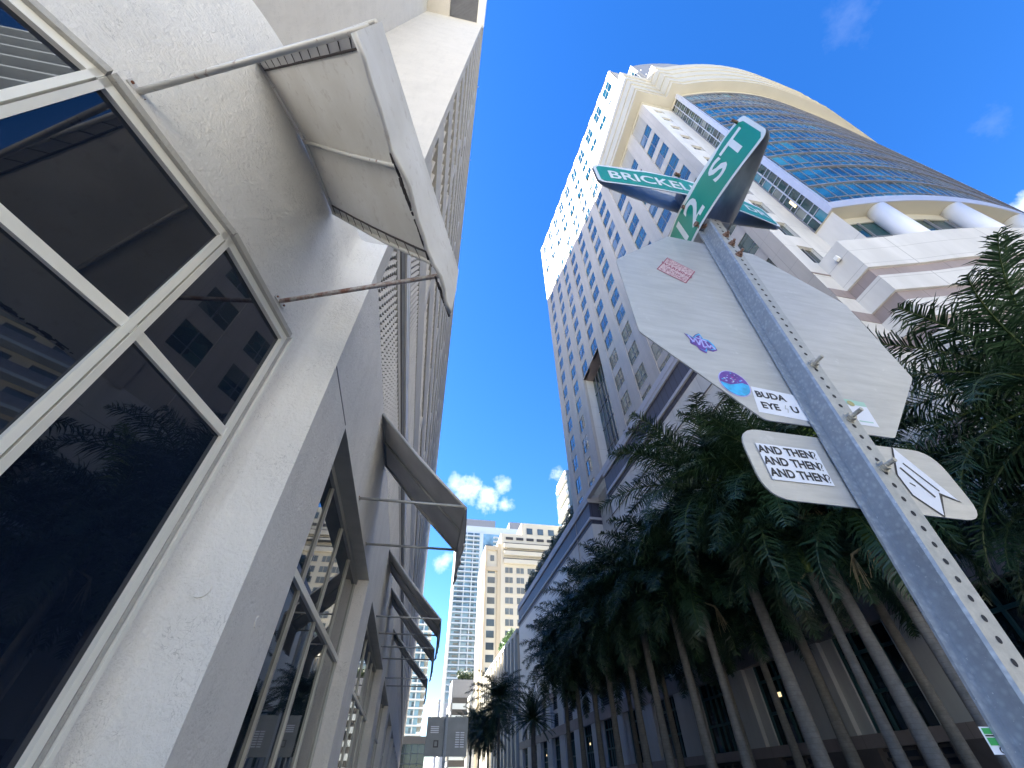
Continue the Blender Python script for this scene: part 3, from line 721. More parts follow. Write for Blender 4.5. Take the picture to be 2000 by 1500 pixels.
b1 = blade('street_name_blade', (.805, .487, 3.245), (1, .045, 0), (.045, -1, 0), .765, .19, .030,
      [('BRICKELL', .112, -.150, -.012, .0022, .78), ('BAY', .112, .135, -.010, .0028, .9), ('DR', .080, .300, -.006, .0022, 1.0)], 'green street name blade lettered BRICKELL BAY DR')
b2 = blade('street_name_blade', (.806, .492, 3.05), (.02, -1, 0), (-1, -.02, 0), .62, .20, .046,
      [('12', .175, -.015, -.004, .003, .9), ('ST', .13, .205, .006, .0026, 1.1)], 'green street name blade lettered 12 ST')
g = MB()
for p, rr in (((.757, .487, 2.975), .009), ((.757, .487, 3.12), .007), ((.77, .44, 3.33), .007), ((.79, .205, 3.135), .005)):
    g.tube([Vector(p) + Vector((-.012, -.004, 0)), Vector(p) + Vector((.01, .0, 0))], rr, 'bolt', 8)
g.tube([(.757, .49, 2.965), (.775, .475, 2.955), (.80, .47, 2.95), (.825, .475, 2.955), (.852, .49, 2.96)], .008, 'bolt', 8)
g.bar((.765, .48, 2.958), (.85, .48, 2.955), .05, .006, 'alu'); g.build('blade_bracket', SP); g = MB(); g.bar((.80, .5, 2.95), (.80, .5, 3.3), .03, .03, 'galv')
g.build('blade_bracket', SP)

# ================================================================ OPPOSITE TOWER
TW = thing('office_tower', 'tall pale tower with bowed glass front under a cream cornice', 'building', (30, 30, 0))
X0 = 20.0; YN = 9.0; YF = 54.0
def ztop(y): return 91.5 + (y - 9.7) * .46
cols_ = [10.2, 14.25, 18.3, 22.5, 26.8, 31.15, 35.6, 40.0, 44.6, 49.6]; CWN = 2.35
def shear(y): return (y - 54) * .46
rowsz = []
z = 32.5
while z < 84: rowsz.append(z); z += 3.8
wins = []          # (y0,y1,z0,z1) openings on the street face
for ci, y0 in enumerate(cols_):
    lim = 65 if y0 < 19 else ztop(y0) - 15.0
    for zi, z0 in enumerate(([21.1, 24.9, 28.7] if y0 < 17 else [28.6 + 1.8]) + rowsz):
        h_ = 1.05 if (zi == 0 and y0 > 17) else 2.35
        if z0 + h_ > lim: continue
        if 35 < y0 < 43 and z0 < 47: continue
        wins.append((y0, y0 + CWN, z0, z0 + h_))
g = MB()
# street face with openings: piers as full-height strips, spandrels between windows
edges = [YN] + [q for y0 in cols_ for q in (y0, y0 + CWN)] + [YF]
ZB0 = 30.3
for i in range(0, len(edges), 2):
    a, b = edges[i], edges[i + 1]
    za = ZB0
    if b < 17: za = 17.0
    if a > 37.5 and b < 40.5: za = 47.3     # pier above the tall recess
    P = [(X0 - .11, a, za), (X0 - .11, b, za), (X0 - .11, b, ztop(b)), (X0 - .11, a, ztop(a))]
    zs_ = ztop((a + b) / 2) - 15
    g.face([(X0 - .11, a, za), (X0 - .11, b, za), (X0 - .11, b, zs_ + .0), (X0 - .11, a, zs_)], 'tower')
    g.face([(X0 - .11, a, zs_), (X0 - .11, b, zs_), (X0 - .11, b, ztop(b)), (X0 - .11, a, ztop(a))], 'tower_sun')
    for q in ((a, b) if a > YN else (b,)): g.face([(X0 - .11, q, za), (X0 + .3, q, za), (X0 + .3, q, ztop(q)), (X0 - .11, q, ztop(q))], 'tower')
for ci, y0 in enumerate(cols_):
    zz_ = 47.3 if 35 < y0 < 43 else (17.0 if y0 < 17 else ZB0)
    for (a, b, z0, z1) in sorted([q for q in wins if q[0] == y0], key=lambda q: q[2]) + [(y0, y0 + CWN, 1e3, 1e3)]:
        if z0 < 1e3:
            g.box(X0, X0 + .3, a, b, zz_, z0, 'tower'); zz_ = z1
        else:
            # upper storeys follow the raking parapet
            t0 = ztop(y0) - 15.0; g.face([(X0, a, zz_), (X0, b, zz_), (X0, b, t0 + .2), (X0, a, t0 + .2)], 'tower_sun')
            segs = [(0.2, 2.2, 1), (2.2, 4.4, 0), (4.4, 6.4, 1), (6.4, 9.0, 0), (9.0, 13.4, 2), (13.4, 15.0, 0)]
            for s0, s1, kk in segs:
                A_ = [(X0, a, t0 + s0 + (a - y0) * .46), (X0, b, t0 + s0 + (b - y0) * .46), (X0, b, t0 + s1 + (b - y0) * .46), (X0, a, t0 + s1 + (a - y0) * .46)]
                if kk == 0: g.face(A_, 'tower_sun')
                else:
                    g.face([(x - .012, y, z) for x, y, z in A_], 'win_far')
                    nv = 1
                    for i in range(1, nv + 1):
                        yv = a + (b - a) * i / (nv + 1); z_ = t0 + (yv - y0) * .46
                        g.box(X0 - .03, X0 - .014, yv - .035, yv + .035, z_ + s0, z_ + s1, 'mullion')
                    if kk == 2:
                        for fz in (.5,):
                            zc = t0 + s0 + (s1 - s0) * fz + (b - a) * .23; g.box(X0 - .03, X0 - .014, a, b, zc - .04, zc + .04, 'mullion')
g.box(X0 - .25, X0 + .3, 17.0, YF, ZB0 - .5, ZB0 + .25, 'band_cap')
g.build('street_face', TW)
# remaining walls of the tower body
g = MB()
g.face([(X0 - .11, YF, 0), (60, YF, 0), (60, YF, ztop(YF)), (X0 - .11, YF, ztop(YF))], 'tower')
g.face([(X0 + .3, YN, 66), (X0 + .3, YN, 92), (X0 + .3, YF, ztop(YF)), (X0 + .3, YF, 66)], 'tower')
g.face([(X0 - .11, YN, ztop(YN)), (X0 - .11, YF, ztop(YF)), (60, YF, ztop(YF)), (60, YN, ztop(YN))], 'roof_grey')
g.box(X0 + .31, 24.2, YN + .01, YN + 1, 66, ztop(YN), 'tower_sun')
g.build('tower_body', TW)
# tall recess with glass
g = MB()
a, b = 35.6, 42.4; XR = X0 + 1.5
g.face([(XR, a, 30.3), (XR, b, 30.3), (XR, b, 47.3), (XR, a, 47.3)], 'win_teal'); g.face([(X0, b, 30.3), (XR, b, 30.3), (XR, b, 47.3), (X0, b, 47.3)], 'tower_white'); g.face([(X0 + .3, a, 30.3), (XR, a, 30.3), (XR, a, 47.3), (X0 + .3, a, 47.3)], 'tower')
g.face([(X0 - .11, a, 47.3), (XR, a, 47.3), (XR, b, 47.3), (X0 - .11, b, 47.3)], 'taupe'); g.face([(X0, a, 30.4), (XR, a, 30.4), (XR, b, 30.4), (X0, b, 30.4)], 'tower')
for i in range(1, 6): yv = a + (b - a) * i / 6; g.box(XR - .12, XR, yv - .06, yv + .06, 30.4, 47.3, 'mullion')
for zc in [34 + 3.4 * i for i in range(4)]: g.box(XR - .08, XR - .01, a, b, zc, zc + .1, 'mullion')
g.build('recess', TW)
# windows as parts
wins.sort(key=lambda q: (20 ** 2 + q[0] ** 2 + q[2] ** 2))
def winmesh(g, a, b, z0, z1):
    g.face([(X0 + .05, a, z0), (X0 + .05, b, z0), (X0 + .05, b, z1), (X0 + .05, a, z1)], 'win_teal')
    if random.random() < .3:
        zb = z1 - (z1 - z0) * random.choice((.3, .5, .75, 1)); ya, yb = random.choice(((a, b), (a, (a + b) / 2), ((a + b) / 2, b)))
        g.face([(X0 + .046, ya, zb), (X0 + .046, yb, zb), (X0 + .046, yb, z1), (X0 + .046, ya, z1)], 'win_blind')
    g.box(X0 + .01, X0 + .045, (a + b) / 2 - .035, (a + b) / 2 + .035, z0, z1, 'mullion')
    if z1 - z0 > 2: g.box(X0 + .02, X0 + .045, a, b, z0 + .75, z0 + .80, 'mullion')
for q in wins[:100]:
    g = MB(); winmesh(g, *q); g.build('window', TW)
g = MB()
for q in wins[100:]: winmesh(g, *q)
if wins[100:]: g.build('window', TW, kind='stuff')
# end face of the street block with slit windows (faces the cross street)
g = MB()
SX0, SX1 = 20.95, 22.2
ez = [30.3 - 10.0] ; slits = []
z = 24.6
while z < 64: slits.append((z, z + (2.3 if z < 36 else 1.5))); z += 3.8
g.face([(X0 - .109, YN, 17), (SX0, YN, 17), (SX0, YN, 66), (X0 - .11, YN, 66)], 'tower_white'); g.face([(SX1, YN, 17), (24.2, YN, 17), (24.2, YN, 66), (SX1, YN, 66)], 'tower_white')
zz_ = 17
for z0, z1 in slits + [(66, 66)]:
    g.face([(SX0, YN, zz_), (SX1, YN, zz_), (SX1, YN, z0), (SX0, YN, z0)], 'tower_white'); zz_ = z1
for z0, z1 in slits[:-1] + slits[-1:]:
    g.face([(SX0, YN, z0), (SX0, YN + .2, z0), (SX0, YN + .2, z1), (SX0, YN, z1)], 'tower_white'); g.face([(SX0, YN, z1), (SX1, YN, z1), (SX1, YN + .2, z1), (SX0, YN + .2, z1)], 'tower_white'); g.face([(SX1, YN, z0), (SX1, YN + .2, z0), (SX1, YN + .2, z1), (SX1, YN, z1)], 'tower_white')
g.build('end_face', TW)
for z0, z1 in slits:
    f = MB(); f.face([(SX0, YN + .2, z0), (SX1, YN + .2, z0), (SX1, YN + .2, z1), (SX0, YN + .2, z1)], 'win_slit'); f.box((SX0 + SX1) / 2 - .03, (SX0 + SX1) / 2 + .03, YN + .14, YN + .19, z0, z1, 'mullion'); f.build('window', TW)
# bowed front
def bow(x):
    if x <= 38: return 37.1 - math.sqrt(31.7 ** 2 - (x - 35.5) ** 2)
    return bow(38) + (x - 38) * .079 + (x - 38) ** 2 * .0022
bx = [24.2 + i * (56.5 - 24.2) / 44 for i in range(45)]
bp = [Vector((x, bow(x), 0)) for x in bx]
bn = []
for i in range(45):
    d = (bp[min(i + 1, 44)] - bp[max(i - 1, 0)]).normalized(); bn.append(Vector((d.y, -d.x, 0)))
def bcurve(e, xs=0.):
    o = [bp[i] + bn[i] * e for i in range(45)]
    return [(p.x, p.y) for p in o]
ZG0, ZG1 = 29.8, 66.5
g = MB(); gl_ = bcurve(0); NF = 10; FH = (ZG1 - .9 - ZG0 - .9) / NF
for i in range(44):
    for f_ in range(NF):
        z0 = ZG0 + .9 + f_ * FH
        m_ = 'curtain_pale' if (i * 7 + f_ * 13 + (i * i) % 5) % 17 == 0 else 'curtain'
        (x0, y0), (x1, y1) = gl_[i], gl_[i + 1]
        g.face([(x0, y0, z0), (x1, y1, z0), (x1, y1, z0 + FH * .36), (x0, y0, z0 + FH * .36)], 'curtain'); g.face([(x0, y0, z0 + FH * .36), (x1, y1, z0 + FH * .36), (x1, y1, z0 + FH), (x0, y0, z0 + FH)], m_)
g.build('curtain_wall', TW)
g = MB(); o1 = bcurve(.13); o2 = bcurve(.05); o0 = bcurve(-.05); o3 = bcurve(.30)
def curved_band(g, inner, outer, z0, z1, m, caps=True):
    n = len(outer)
    g.mesh([(x, y, z0) for x, y in outer] + [(x, y, z1) for x, y in outer] + [(x, y, z0) for x, y in inner] + [(x, y, z1) for x, y in inner],
           [(i, i + 1, n + i + 1, n + i) for i in range(n - 1)] + [(i, i + 1, 2 * n + i + 1, 2 * n + i) for i in range(n - 1)] + [(n + i, n + i + 1, 3 * n + i + 1, 3 * n + i) for i in range(n - 1)] + [(0, n, 3 * n, 2 * n), (n - 1, 2 * n - 1, 4 * n - 1, 3 * n - 1)], m)
for f_ in range(NF + 1):
    z0 = ZG0 + .9 + f_ * FH
    curved_band(g, o0, o1, z0 - .08, z0 + .08, 'mullion')
    if f_ < NF: curved_band(g, o0, o2, z0 + FH * .36 - .04, z0 + FH * .36 + .04, 'mullion')
for i in range(0, 45):
    (x, y) = o2[i]; g.box(x - .022, x + .022, y - .0, y + .08, ZG0 + .9, ZG1 - .9, 'mullion')
g.build('mullion_grid', TW)
g = MB(); curved_band(g, bcurve(-1.5), bcurve(.35), ZG0, ZG0 + .9, 'metal_edge'); g.box(24.0, 24.45, 7.15, 7.6, ZG0, ZG1, 'metal_edge'); g.box(56.3, 56.7, bow(56.5) - .2, bow(56.5) + .3, ZG0, ZG1, 'metal_edge')
g.face([(56.5, bow(56.5), 0), (60, 20, 0), (60, 20, ZG1), (56.5, bow(56.5), ZG1)], 'tower_white')
g.build('metal_trim', TW)
# glazed return beside the bowed front
g = MB()
g.face([(24.2, 7.6, ZG0), (24.2, YN, ZG0), (24.2, YN, 66), (24.2, 7.6, 66)], 'win_slit')
z = ZG0
while z < 66:
    g.box(24.15, 24.19, 7.6, YN, z, z + .07, 'metal_edge'); g.box(24.15, 24.19, 7.6, YN, z + 1.25, z + 1.31, 'metal_edge')
    if random.random() < .5: ys_ = random.choice((7.62, 8.36)); g.face([(24.195, ys_, z + .1), (24.195, ys_ + .6, z + .1), (24.195, ys_ + .6, z + 1.2), (24.195, ys_, z + 1.2)], random.choice(('curtain_pale', 'win_blind')))
    z += 1.9
g.box(24.1, 24.19, 8.27, 8.35, ZG0, 66, 'metal_edge'); g.box(24.1, 24.3, YN - .09, YN - .002, ZG0, 66, 'mullion')
g.box(24.17, 24.19, 8.4, 8.6, 33.3, 34.3, 'lamp')
g.build('return_glazing', TW)
# cornice: stepped, following street block, inner corner and bowed front
steps = [(65.9, 66.4, .12), (66.4, 67.3, 1.25), (67.3, 69.6, 1.36), (69.6, 72.0, 1.46), (72.0, 74.2, 1.56), (74.2, 76.4, 1.66)]
g = MB()
for z0, z1, e in steps:
    tp = [max(.12, min(1, (44 - i) / 16)) for i in range(45)]
    path = [(X0 - e, 19.5), (X0 - e, YN - e), (24.2 - e, YN - e), (24.2 - e, 7.4 - e)] + [(bp[i].x + bn[i].x * e * tp[i], bp[i].y + bn[i].y * e * tp[i]) for i in range(1, 45)]
    inner = [(X0 + .2, 19.5), (X0 + .2, YN + .2), (24.3, YN + .2), (24.3, 7.5)] + bcurve(-.4)[1:]
    n = len(path)
    g.mesh([(x, y, z0) for x, y in path] + [(x, y, z1) for x, y in path] + [(x, y, z0) for x, y in inner] + [(x, y, z1) for x, y in inner],
           [(i, i + 1, n + i + 1, n + i) for i in range(n - 1)] + [(i, i + 1, 2 * n + i + 1, 2 * n + i) for i in range(n - 1)] + [(n + i, n + i + 1, 3 * n + i + 1, 3 * n + i) for i in range(n - 1)] + [(0, n, 3 * n, 2 * n), (n - 1, 2 * n - 1, 4 * n - 1, 3 * n - 1)], 'cornice')
g.build('cornice', TW)
# upper drum above the cornice
g = MB(); up = bcurve(-.6)
n = len(up); zt = 95
g.mesh([(x, y, 77) for x, y in up] + [(x, y, zt - .12 * max(0, x - 26)) for x, y in up], [(i, i + 1, n + i + 1, n + i) for i in range(n - 1)], 'roof_grey')
g.box(24.4, 24.7, 7.9, 9.7, 77, zt, 'tower_sun'); g.box(24.3, 24.39, 8.2, 9.5, 80, 93.5, 'win_far')
for z in range(80, 94, 2): g.box(24.22, 24.29, 8.2, 9.5, z, z + .15, 'white_paint')
for yv in (8.2, 8.8, 9.4): g.box(24.22, 24.29, yv, yv + .1, 80, 93.5, 'white_paint')
for i in range(1, 30, 2):
    (x, y) = up[i]; 
    for z in (86, 90): g.box(x - .12, x + .12, y - .1, y + .1, z - .12 * max(0, x - 26), z + .25 - .12 * max(0, x - 26), 'white_paint')
g.build('upper_drum', TW)
# drum recess, columns, soffit below the bowed front
g = MB(); dr = bcurve(-.7); n = len(dr)
g.mesh([(x, y, 24.2) for x, y in dr] + [(x, y, ZG0) for x, y in dr], [(i, i + 1, n + i + 1, n + i) for i in range(n - 1)], 'win_slit')
curved_band(g, bcurve(-2), bcurve(-.62), 29.0, ZG0, 'cornice')
for i in range(0, 45, 2): (x, y) = bcurve(-.66)[i]; g.box(x - .05, x + .05, y - .05, y + .05, 24.2, 29.0, 'mullion')
curved_band(g, bcurve(-2), bcurve(-.64), 27.0, 27.1, 'mullion'); curved_band(g, bcurve(-2), bcurve(-.64), 25.6, 25.7, 'mullion')
g.face([(x, y, ZG0 - .02) for x, y in bcurve(.3) + [(56, 12), (24, 12)]], 'cornice')
g.face([(24.2, 9, 17), (24.2, 7.4, 17), (24.2, 7.4, ZG0), (24.2, 9, ZG0)], 'tower_white')
g.build('recessed_gallery', TW)
for i in (4, 11, 18, 25, 32, 39):
    p = bp[i] - bn[i] * .28
    g = MB(); g.tube([(p.x, p.y, 23.6), (p.x, p.y, ZG0 - .03)], .62, 'column', 28); g.build('column', TW, smooth=True)
# base drum
bb = [(21.2 + .0, 7.55)] + [(x, y) for x, y in bcurve(.8) if x > 21.6]
g = MB(); n = len(bb)
def base_ring(z0, z1, e, m):
    pts = [(21.2 - e, 9.0), (21.2 - e, 7.55 - e)] + [(x, y) for x, y in bcurve(.8 + e) if x > 23.2]
    inn = [(21.6, 9.0), (21.6, 8.0)] + [(x, y) for x, y in bcurve(.2) if True][len(bcurve(.2)) - (len(pts) - 2):]
    k_ = len(pts)
    g.mesh([(x, y, z0) for x, y in pts] + [(x, y, z1) for x, y in pts] + [(x, y, z0) for x, y in inn] + [(x, y, z1) for x, y in inn],
           [(i, i + 1, k_ + i + 1, k_ + i) for i in range(k_ - 1)] + [(i, i + 1, 2 * k_ + i + 1, 2 * k_ + i) for i in range(k_ - 1)] + [(k_ + i, k_ + i + 1, 3 * k_ + i + 1, 3 * k_ + i) for i in range(k_ - 1)], m)
base_ring(21.4, 24.4, .10, 'base_panel'); zz_ = 21.4
while zz_ > 2:
    base_ring(zz_ - .85, zz_, -.02, 'taupe'); base_ring(zz_ - 2.2, zz_ - .85, .10, 'base_panel'); zz_ -= 2.2
g.build('base_drum', TW)
for (i0, zt_) in ((9, 20.55), (9, 18.35), (9, 16.1), (9, 13.9), (20, 20.55), (20, 18.35)):
    f = MB(); p0 = bcurve(.86)[i0]; p1 = bcurve(.86)[i0 + 3]
    pp = [Vector((p0[0], p0[1] - .10, 0)), Vector((p1[0], p1[1] - .10, 0))]
    f.face([(pp[0].x, pp[0].y, zt_ - 1.35), (pp[1].x, pp[1].y, zt_ - 1.35), (pp[1].x, pp[1].y, zt_), (pp[0].x, pp[0].y, zt_)], 'louvre_dark')
    for j in range(9):
        z0 = zt_ - 1.3 + j * .15; f.bar((pp[0].x, pp[0].y - .03, z0), (pp[1].x, pp[1].y - .03, z0), .04, .05, 'mullion')
    for a_, b_ in (((0, zt_), (1, zt_)), ((0, zt_ - 1.35), (1, zt_ - 1.35)), ((0, zt_), (0, zt_ - 1.35)), ((1, zt_), (1, zt_ - 1.35)), ((.5, zt_), (.5, zt_ - 1.35))):
        A_ = pp[0].lerp(pp[1], a_[0]); B_ = pp[0].lerp(pp[1], b_[0]); f.bar((A_.x, A_.y - .06, a_[1]), (B_.x, B_.y - .06, b_[1]), .09, .08, 'white_paint', up=(0, -1, 0))
    f.build('louvre_window', TW)
# lower white returns between street block and base drum
g = MB()
g.box(X0 - .1, 21.2, YN + .02, YN + .5, 0, 17, 'tower_white')
for z0 in (20.6, 18.4, 16.2): g.box(X0 - .1, 21.2, YN - .03, YN - .002, z0, z0 + .8, 'taupe')
g.box(X0 - .17, 21.25, YN - .05, YN - .003, 23.0, 23.1, 'taupe')
g.build('lower_return', TW)
g = MB(); g.tube([(21.08, 8.1, 23.2), (20.9, 8.0, 23.3)], .12, 'mullion', 8); g.box(20.75, 20.95, 7.9, 8.1, 23.1, 23.4, 'white_paint'); g.build('wall_lamp', TW)

# ---------------------------------------------------------------- podium (own building volume along the street)
PD = thing('podium_building', 'long white podium with a navy band near its roof, behind the row of palms', 'building', (30, 50, 0))
def band(g, xa, ya, yb, ret=None):
    segs = [(30.4, 29.3, .22, 'band_cap'), (29.3, 27.2, .05, 'navy'), (27.2, 26.85, .22, 'band_cap'), (26.85, 26.35, .05, 'navy')]
    for z1, z0, e, m in segs: g.box(xa - e, xa + .3, ya - (e if ret else 0), yb, z0, z1, m)
g = MB(); band(g, X0, 17.0, 41.7); 
for z1, z0, e, m in [(30.4, 29.3, .22, 'band_cap'), (29.3, 27.2, .05, 'navy'), (27.2, 26.85, .22, 'band_cap'), (26.85, 26.35, .05, 'navy')]:
    g.box(X0 - e, 23.2, 48.1 - e, 48.4, z0, z1, m); g.box(X0 - e, X0 + .3, 48.4, 96, z0, z1, m)
g.build('roof_band', PD)
g = MB()
g.box(X0, X0 + .3, 17.0, 41.7, 17.2, 26.35, 'podium'); g.box(X0, 23.2, 48.1, 48.4, 0, 26.35, 'podium'); g.box(X0, X0 + .3, 48.4, 96, 17.2, 26.35, 'podium')
g.box(21.5, 21.8, 41.7, 48.1, 0, 30.3, 'podium'); g.box(X0, 21.5, 41.4, 41.7, 0, 30.3, 'podium'); g.box(X0 + .1, X0 + .3, 43, 48, 30.3, 31.0, 'podium')
g.box(X0, X0 + 30, 95.7, 96, 0, 30, 'podium'); g.box(X0, 60, YF, 95.7, 29, 29.2, 'roof_grey')
g.box(X0 - .06, X0 - .002, 17.0, 41.7, 24.2, 24.28, 'dark_stone'); g.box(X0 - .06, X0 - .002, 17.0, 41.7, 22.3, 22.38, 'dark_stone')
g.build('upper_wall', PD)
# lower storeys: pilasters, taupe bands, tall windows, slotted stone base
PS = 6.6; pil = [13.4 + PS * i - PS for i in range(0, 14)]          # pilaster starts (3.3 m wide), windows between
g = MB()
g.box(X0 - .40, X0 + .3, YN - .2, 96, 6.8, 7.8, 'taupe'); g.box(X0 - .45, X0 + .3, YN - .2, 96, 2.75, 3.2, 'taupe'); g.box(X0 - .3, X0 + .3, YN - .2, 96, 11.2, 11.9, 'taupe')
g.build('stone_band', PD)
g = MB()
for q in pil:
    y0 = max(q, YN - .2); y1 = q + 3.3
    g.box(X0 - .42, X0 + .3, y0, y1, 0, 2.75, 'dark_stone')
    g.box(X0 - .12, X0 + .3, y0, y0 + .75, 3.2, 6.8, 'podium_low'); g.box(X0 - .36, X0 + .3, y0 + .75, y1, 3.2, 6.8, 'podium_low')
    g.box(X0 - .12, X0 + .3, y0, y0 + .75, 7.8, 11.2, 'podium_low'); g.box(X0 - .30, X0 + .3, y0 + .75, y1, 7.8, 11.2, 'podium_low')
g.box(X0 + .25, X0 + .6, YN, 96, 0, 17.2, 'podium_low'); g.box(X0 - .02, X0 + .3, YN, 96, 11.9, 17.2, 'podium')
g.build('pilaster_wall', PD)
for q in pil[:-1]:
    f = MB(); a, b = q + 3.3, q + PS
    f.face([(X0 + .1, a, 3.2), (X0 + .1, b, 3.2), (X0 + .1, b, 6.8), (X0 + .1, a, 6.8)], 'win_dark')
    for yy in (a + .06, a + 1.0, a + 1.65, a + 2.3, b - .06): f.box(X0 - .02, X0 + .09, yy - .06, yy + .06, 3.2, 6.8, 'teal_frame')
    for zc in (4.5, 5.95): f.box(X0 - .01, X0 + .09, a, b, zc, zc + .13, 'teal_frame')
    if int(q) % 4 == 0: f.box(X0 + .02, X0 + .095, a + 1.75, a + 2.2, 5.2, 5.4, 'lamp')
    f.build('window', PD)
    f = MB()
    f.face([(X0 + .12, a, 7.8), (X0 + .12, b, 7.8), (X0 + .12, b, 11.2), (X0 + .12, a, 11.2)], 'louvre_dark')
    for j in range(15): zc = 7.95 + j * .21; f.bar((X0 + .04, a, zc), (X0 + .04, b, zc), .10, .03, 'mullion')
    f.box(X0 - .05, X0 + .11, a, b, 9.35, 9.8, 'podium_low')
    f.build('louvre', PD)
    f = MB(); f.face([(X0 - .02, a, 0), (X0 - .02, b, 0), (X0 - .02, b, 2.75), (X0 - .02, a, 2.75)], 'louvre_dark')
    for j in range(9): zc = .3 + j * .29; f.box(X0 - .16, X0 - .03, a, b, zc, zc + .10, 'dark_stone')
    for j in range(1, 4): yy = a + 3.3 * j / 4; f.box(X0 - .16, X0 - .03, yy - .06, yy + .06, 0, 2.75, 'dark_stone')
    f.build('base_grille', PD)
# white plain wall panel towards the far end
g = MB(); g.box(X0 - .1, X0 - .002, 60, 95.5, 11.5, 25.8, 'white_paint'); g.build('plain_panel', PD)
# planted roof edge
def leafcloud(name, label, cat, pts, size, n, mat, seed=1, parent=None, group=None, stuff=False):
    rnd = random.Random(seed); g = MB()
    for i in range(n):
        c, rr = pts[rnd.randrange(len(pts))]
        while True:
            d = Vector((rnd.uniform(-1, 1), rnd.uniform(-1, 1), rnd.uniform(-1, 1)))
            if d.length < 1: break
        p = Vector(c) + Vector((d.x * rr[0], d.y * rr[1], d.z * rr[2])); s_ = size * rnd.uniform(.6, 1.3)
        a = Vector((rnd.gauss(0, 1), rnd.gauss(0, 1), rnd.gauss(0, 1))).normalized(); b = a.orthogonal().normalized()
        g.face([p - a * s_, p + b * s_ * .4, p + a * s_, p - b * s_ * .4], mat)
    if parent: return g.build(name, parent)
    o = g.build(name); o['label'] = label; o['category'] = cat
    if stuff: o['kind'] = 'stuff'
    if group: o['group'] = group
    return o
leafcloud('hedge', 'dark planting spilling along the podium roof edge', 'hedge', [((X0 + .9 + .2 * math.sin(i), 50 + i * 1.5, 31.6 + .5 * math.sin(i * 1.7)), (.9, 1.2, 1.6)) for i in range(28)], .28, 9000, 'leaf_dark', 3)

# far sunlit terrace wall along the street beyond the podium
FW = thing('terrace_building', 'sunlit cream low building with upright ribs beyond the white podium', 'building', (24, 130, 0))
g = MB(); g.box(20, 50, 97, 190, 0, 25.5, 'beige'); g.box(19.6, 50, 97, 190, 25.5, 26.3, 'bl_side'); g.build('wall', FW)
for i in range(22):
    g = MB(); g.box(19.4, 20, 98 + i * 4.2, 99.2 + i * 4.2, 0, 25.5, 'bl_side'); g.build('rib', FW)
for i in range(21):
    g = MB()
    for zz_ in (4, 9, 14, 19): g.box(19.93, 19.99, 99.8 + i * 4.2, 101.6 + i * 4.2, zz_, zz_ + 3, 'win_grey')
    g.build('window', FW)
leafcloud('shrub', 'bright green shrub on the sunlit terrace roof', 'shrub', [((21.5, 112 + i * 3, 28.2), (1.3, 2, 2.0)) for i in range(5)], .35, 1600, 'leaf', 5)

# ================================================================ DISTANT TOWERS
def at(px, py, y):
    d = camdir(px, py); t = y / d.y; return CAMP + d * t
def facade(g, x0, x1, y, z0, z1, nx, nz, m, wf=.6, hf=.5, off=.15):
    dx = (x1 - x0) / nx; dz = (z1 - z0) / nz
    for i in range(nx):
        for j in range(nz):
            a = x0 + dx * (i + .5 - wf / 2); b = z0 + dz * (j + .5 - hf / 2)
            g.face([(a, y - off, b), (a + dx * wf, y - off, b), (a + dx * wf, y - off, b + dz * hf), (a, y - off, b + dz * hf)], m)
BG = thing('apartment_tower', 'cream stepped tower with green tinted windows in front of the tall blue one', 'building', (30, 150, 0))
def xz(px, py, y=150): p = at(px, py, y); return p.x, p.z
xl, zl = xz(948, 1066); xm, zm = xz(978, 1043); xt, zt_ = xz(1018, 1022); xr, _ = xz(1097, 1028)
g = MB(); xb = 18.3
g.box(xl, xm, 150, 162, 0, zl, 'beige'); g.box(xm, 75, 149.2, 162, 0, zm, 'beige'); g.box(xt, 75, 149.8, 161, zm, zt_, 'beige'); g.box(xm - 1.2, xm, 149.4, 150, 0, zl + 1, 'beige_gold'); g.box(xl - .01, xl + .8, 149.5, 150, 0, zl, 'beige_gold')
g.box(xl - .8, xl, 152, 162, 0, zl - 6, 'beige')
g.build('wall', BG)
nf = 15
for j in range(nf):
    f = MB(); z0 = 10 + j * 3.35
    if z0 > 57: break
    f.box(xl + 1.2, xm - 2, 149.9, 149.96, z0, z0 + 2.0, 'win_grey'); f.build('window', BG)
    for i in range(5):
        f = MB(); a = xm + 1.6 + i * 4.1; f.box(a, a + 2.7, 149.1, 149.16, z0, z0 + 2.0, 'win_grey'); f.box(a + 1.3, a + 1.4, 149.04, 149.1, z0, z0 + 2, 'beige'); f.box(a - .1, a + 2.8, 148.9, 149.12, z0 - .2, z0, 'beige'); f.build('window', BG)
g = MB()
for zc in (zm - 11.5, zm - 8.5, zm - 5.8): g.box(xm + 1, 75, 147.9, 149.1, zc, zc + 1.5, 'beige'); g.box(xm + 1, 75, 148.9, 149.15, zc + 1.5, zc + 2.2, 'garage')
for i in range(5): g.box(xm + 1.8 + i * 4, xm + 4.6 + i * 4, 149.0, 149.14, zm - 2.4, zm - 1.4, 'garage')
g.build('balcony', BG)
g = MB()
for i in range(4): g = MB(); g.box(xt + 2.0 + i * 4.3, xt + 4.3 + i * 4.3, 149.6, 149.74, zt_ - 4.4, zt_ - 2.1, 'win_grey'); g.build('upper_window', BG)
g = MB(); g.box(xl + 2.0, xm - 2.4, 149.85, 149.96, zl - 5.4, zl - 3.4, 'win_grey'); g.build('upper_window', BG); g = MB(); g.box(xl + .8, xm - 1.2, 149.3, 149.95, zl - 9.0, zl - 7.6, 'beige_gold'); g.build('gold_panel', BG); g = MB(); g.box(xl + .8, xm - 1.2, 149.3, 149.95, zl - 1.6, zl - .2, 'beige_gold')
g.build('gold_panel', BG)
BT = thing('apartment_tower', 'tall pale blue glass tower with thin white balconies, rising behind the cream tower', 'building', (25, 220, 0))
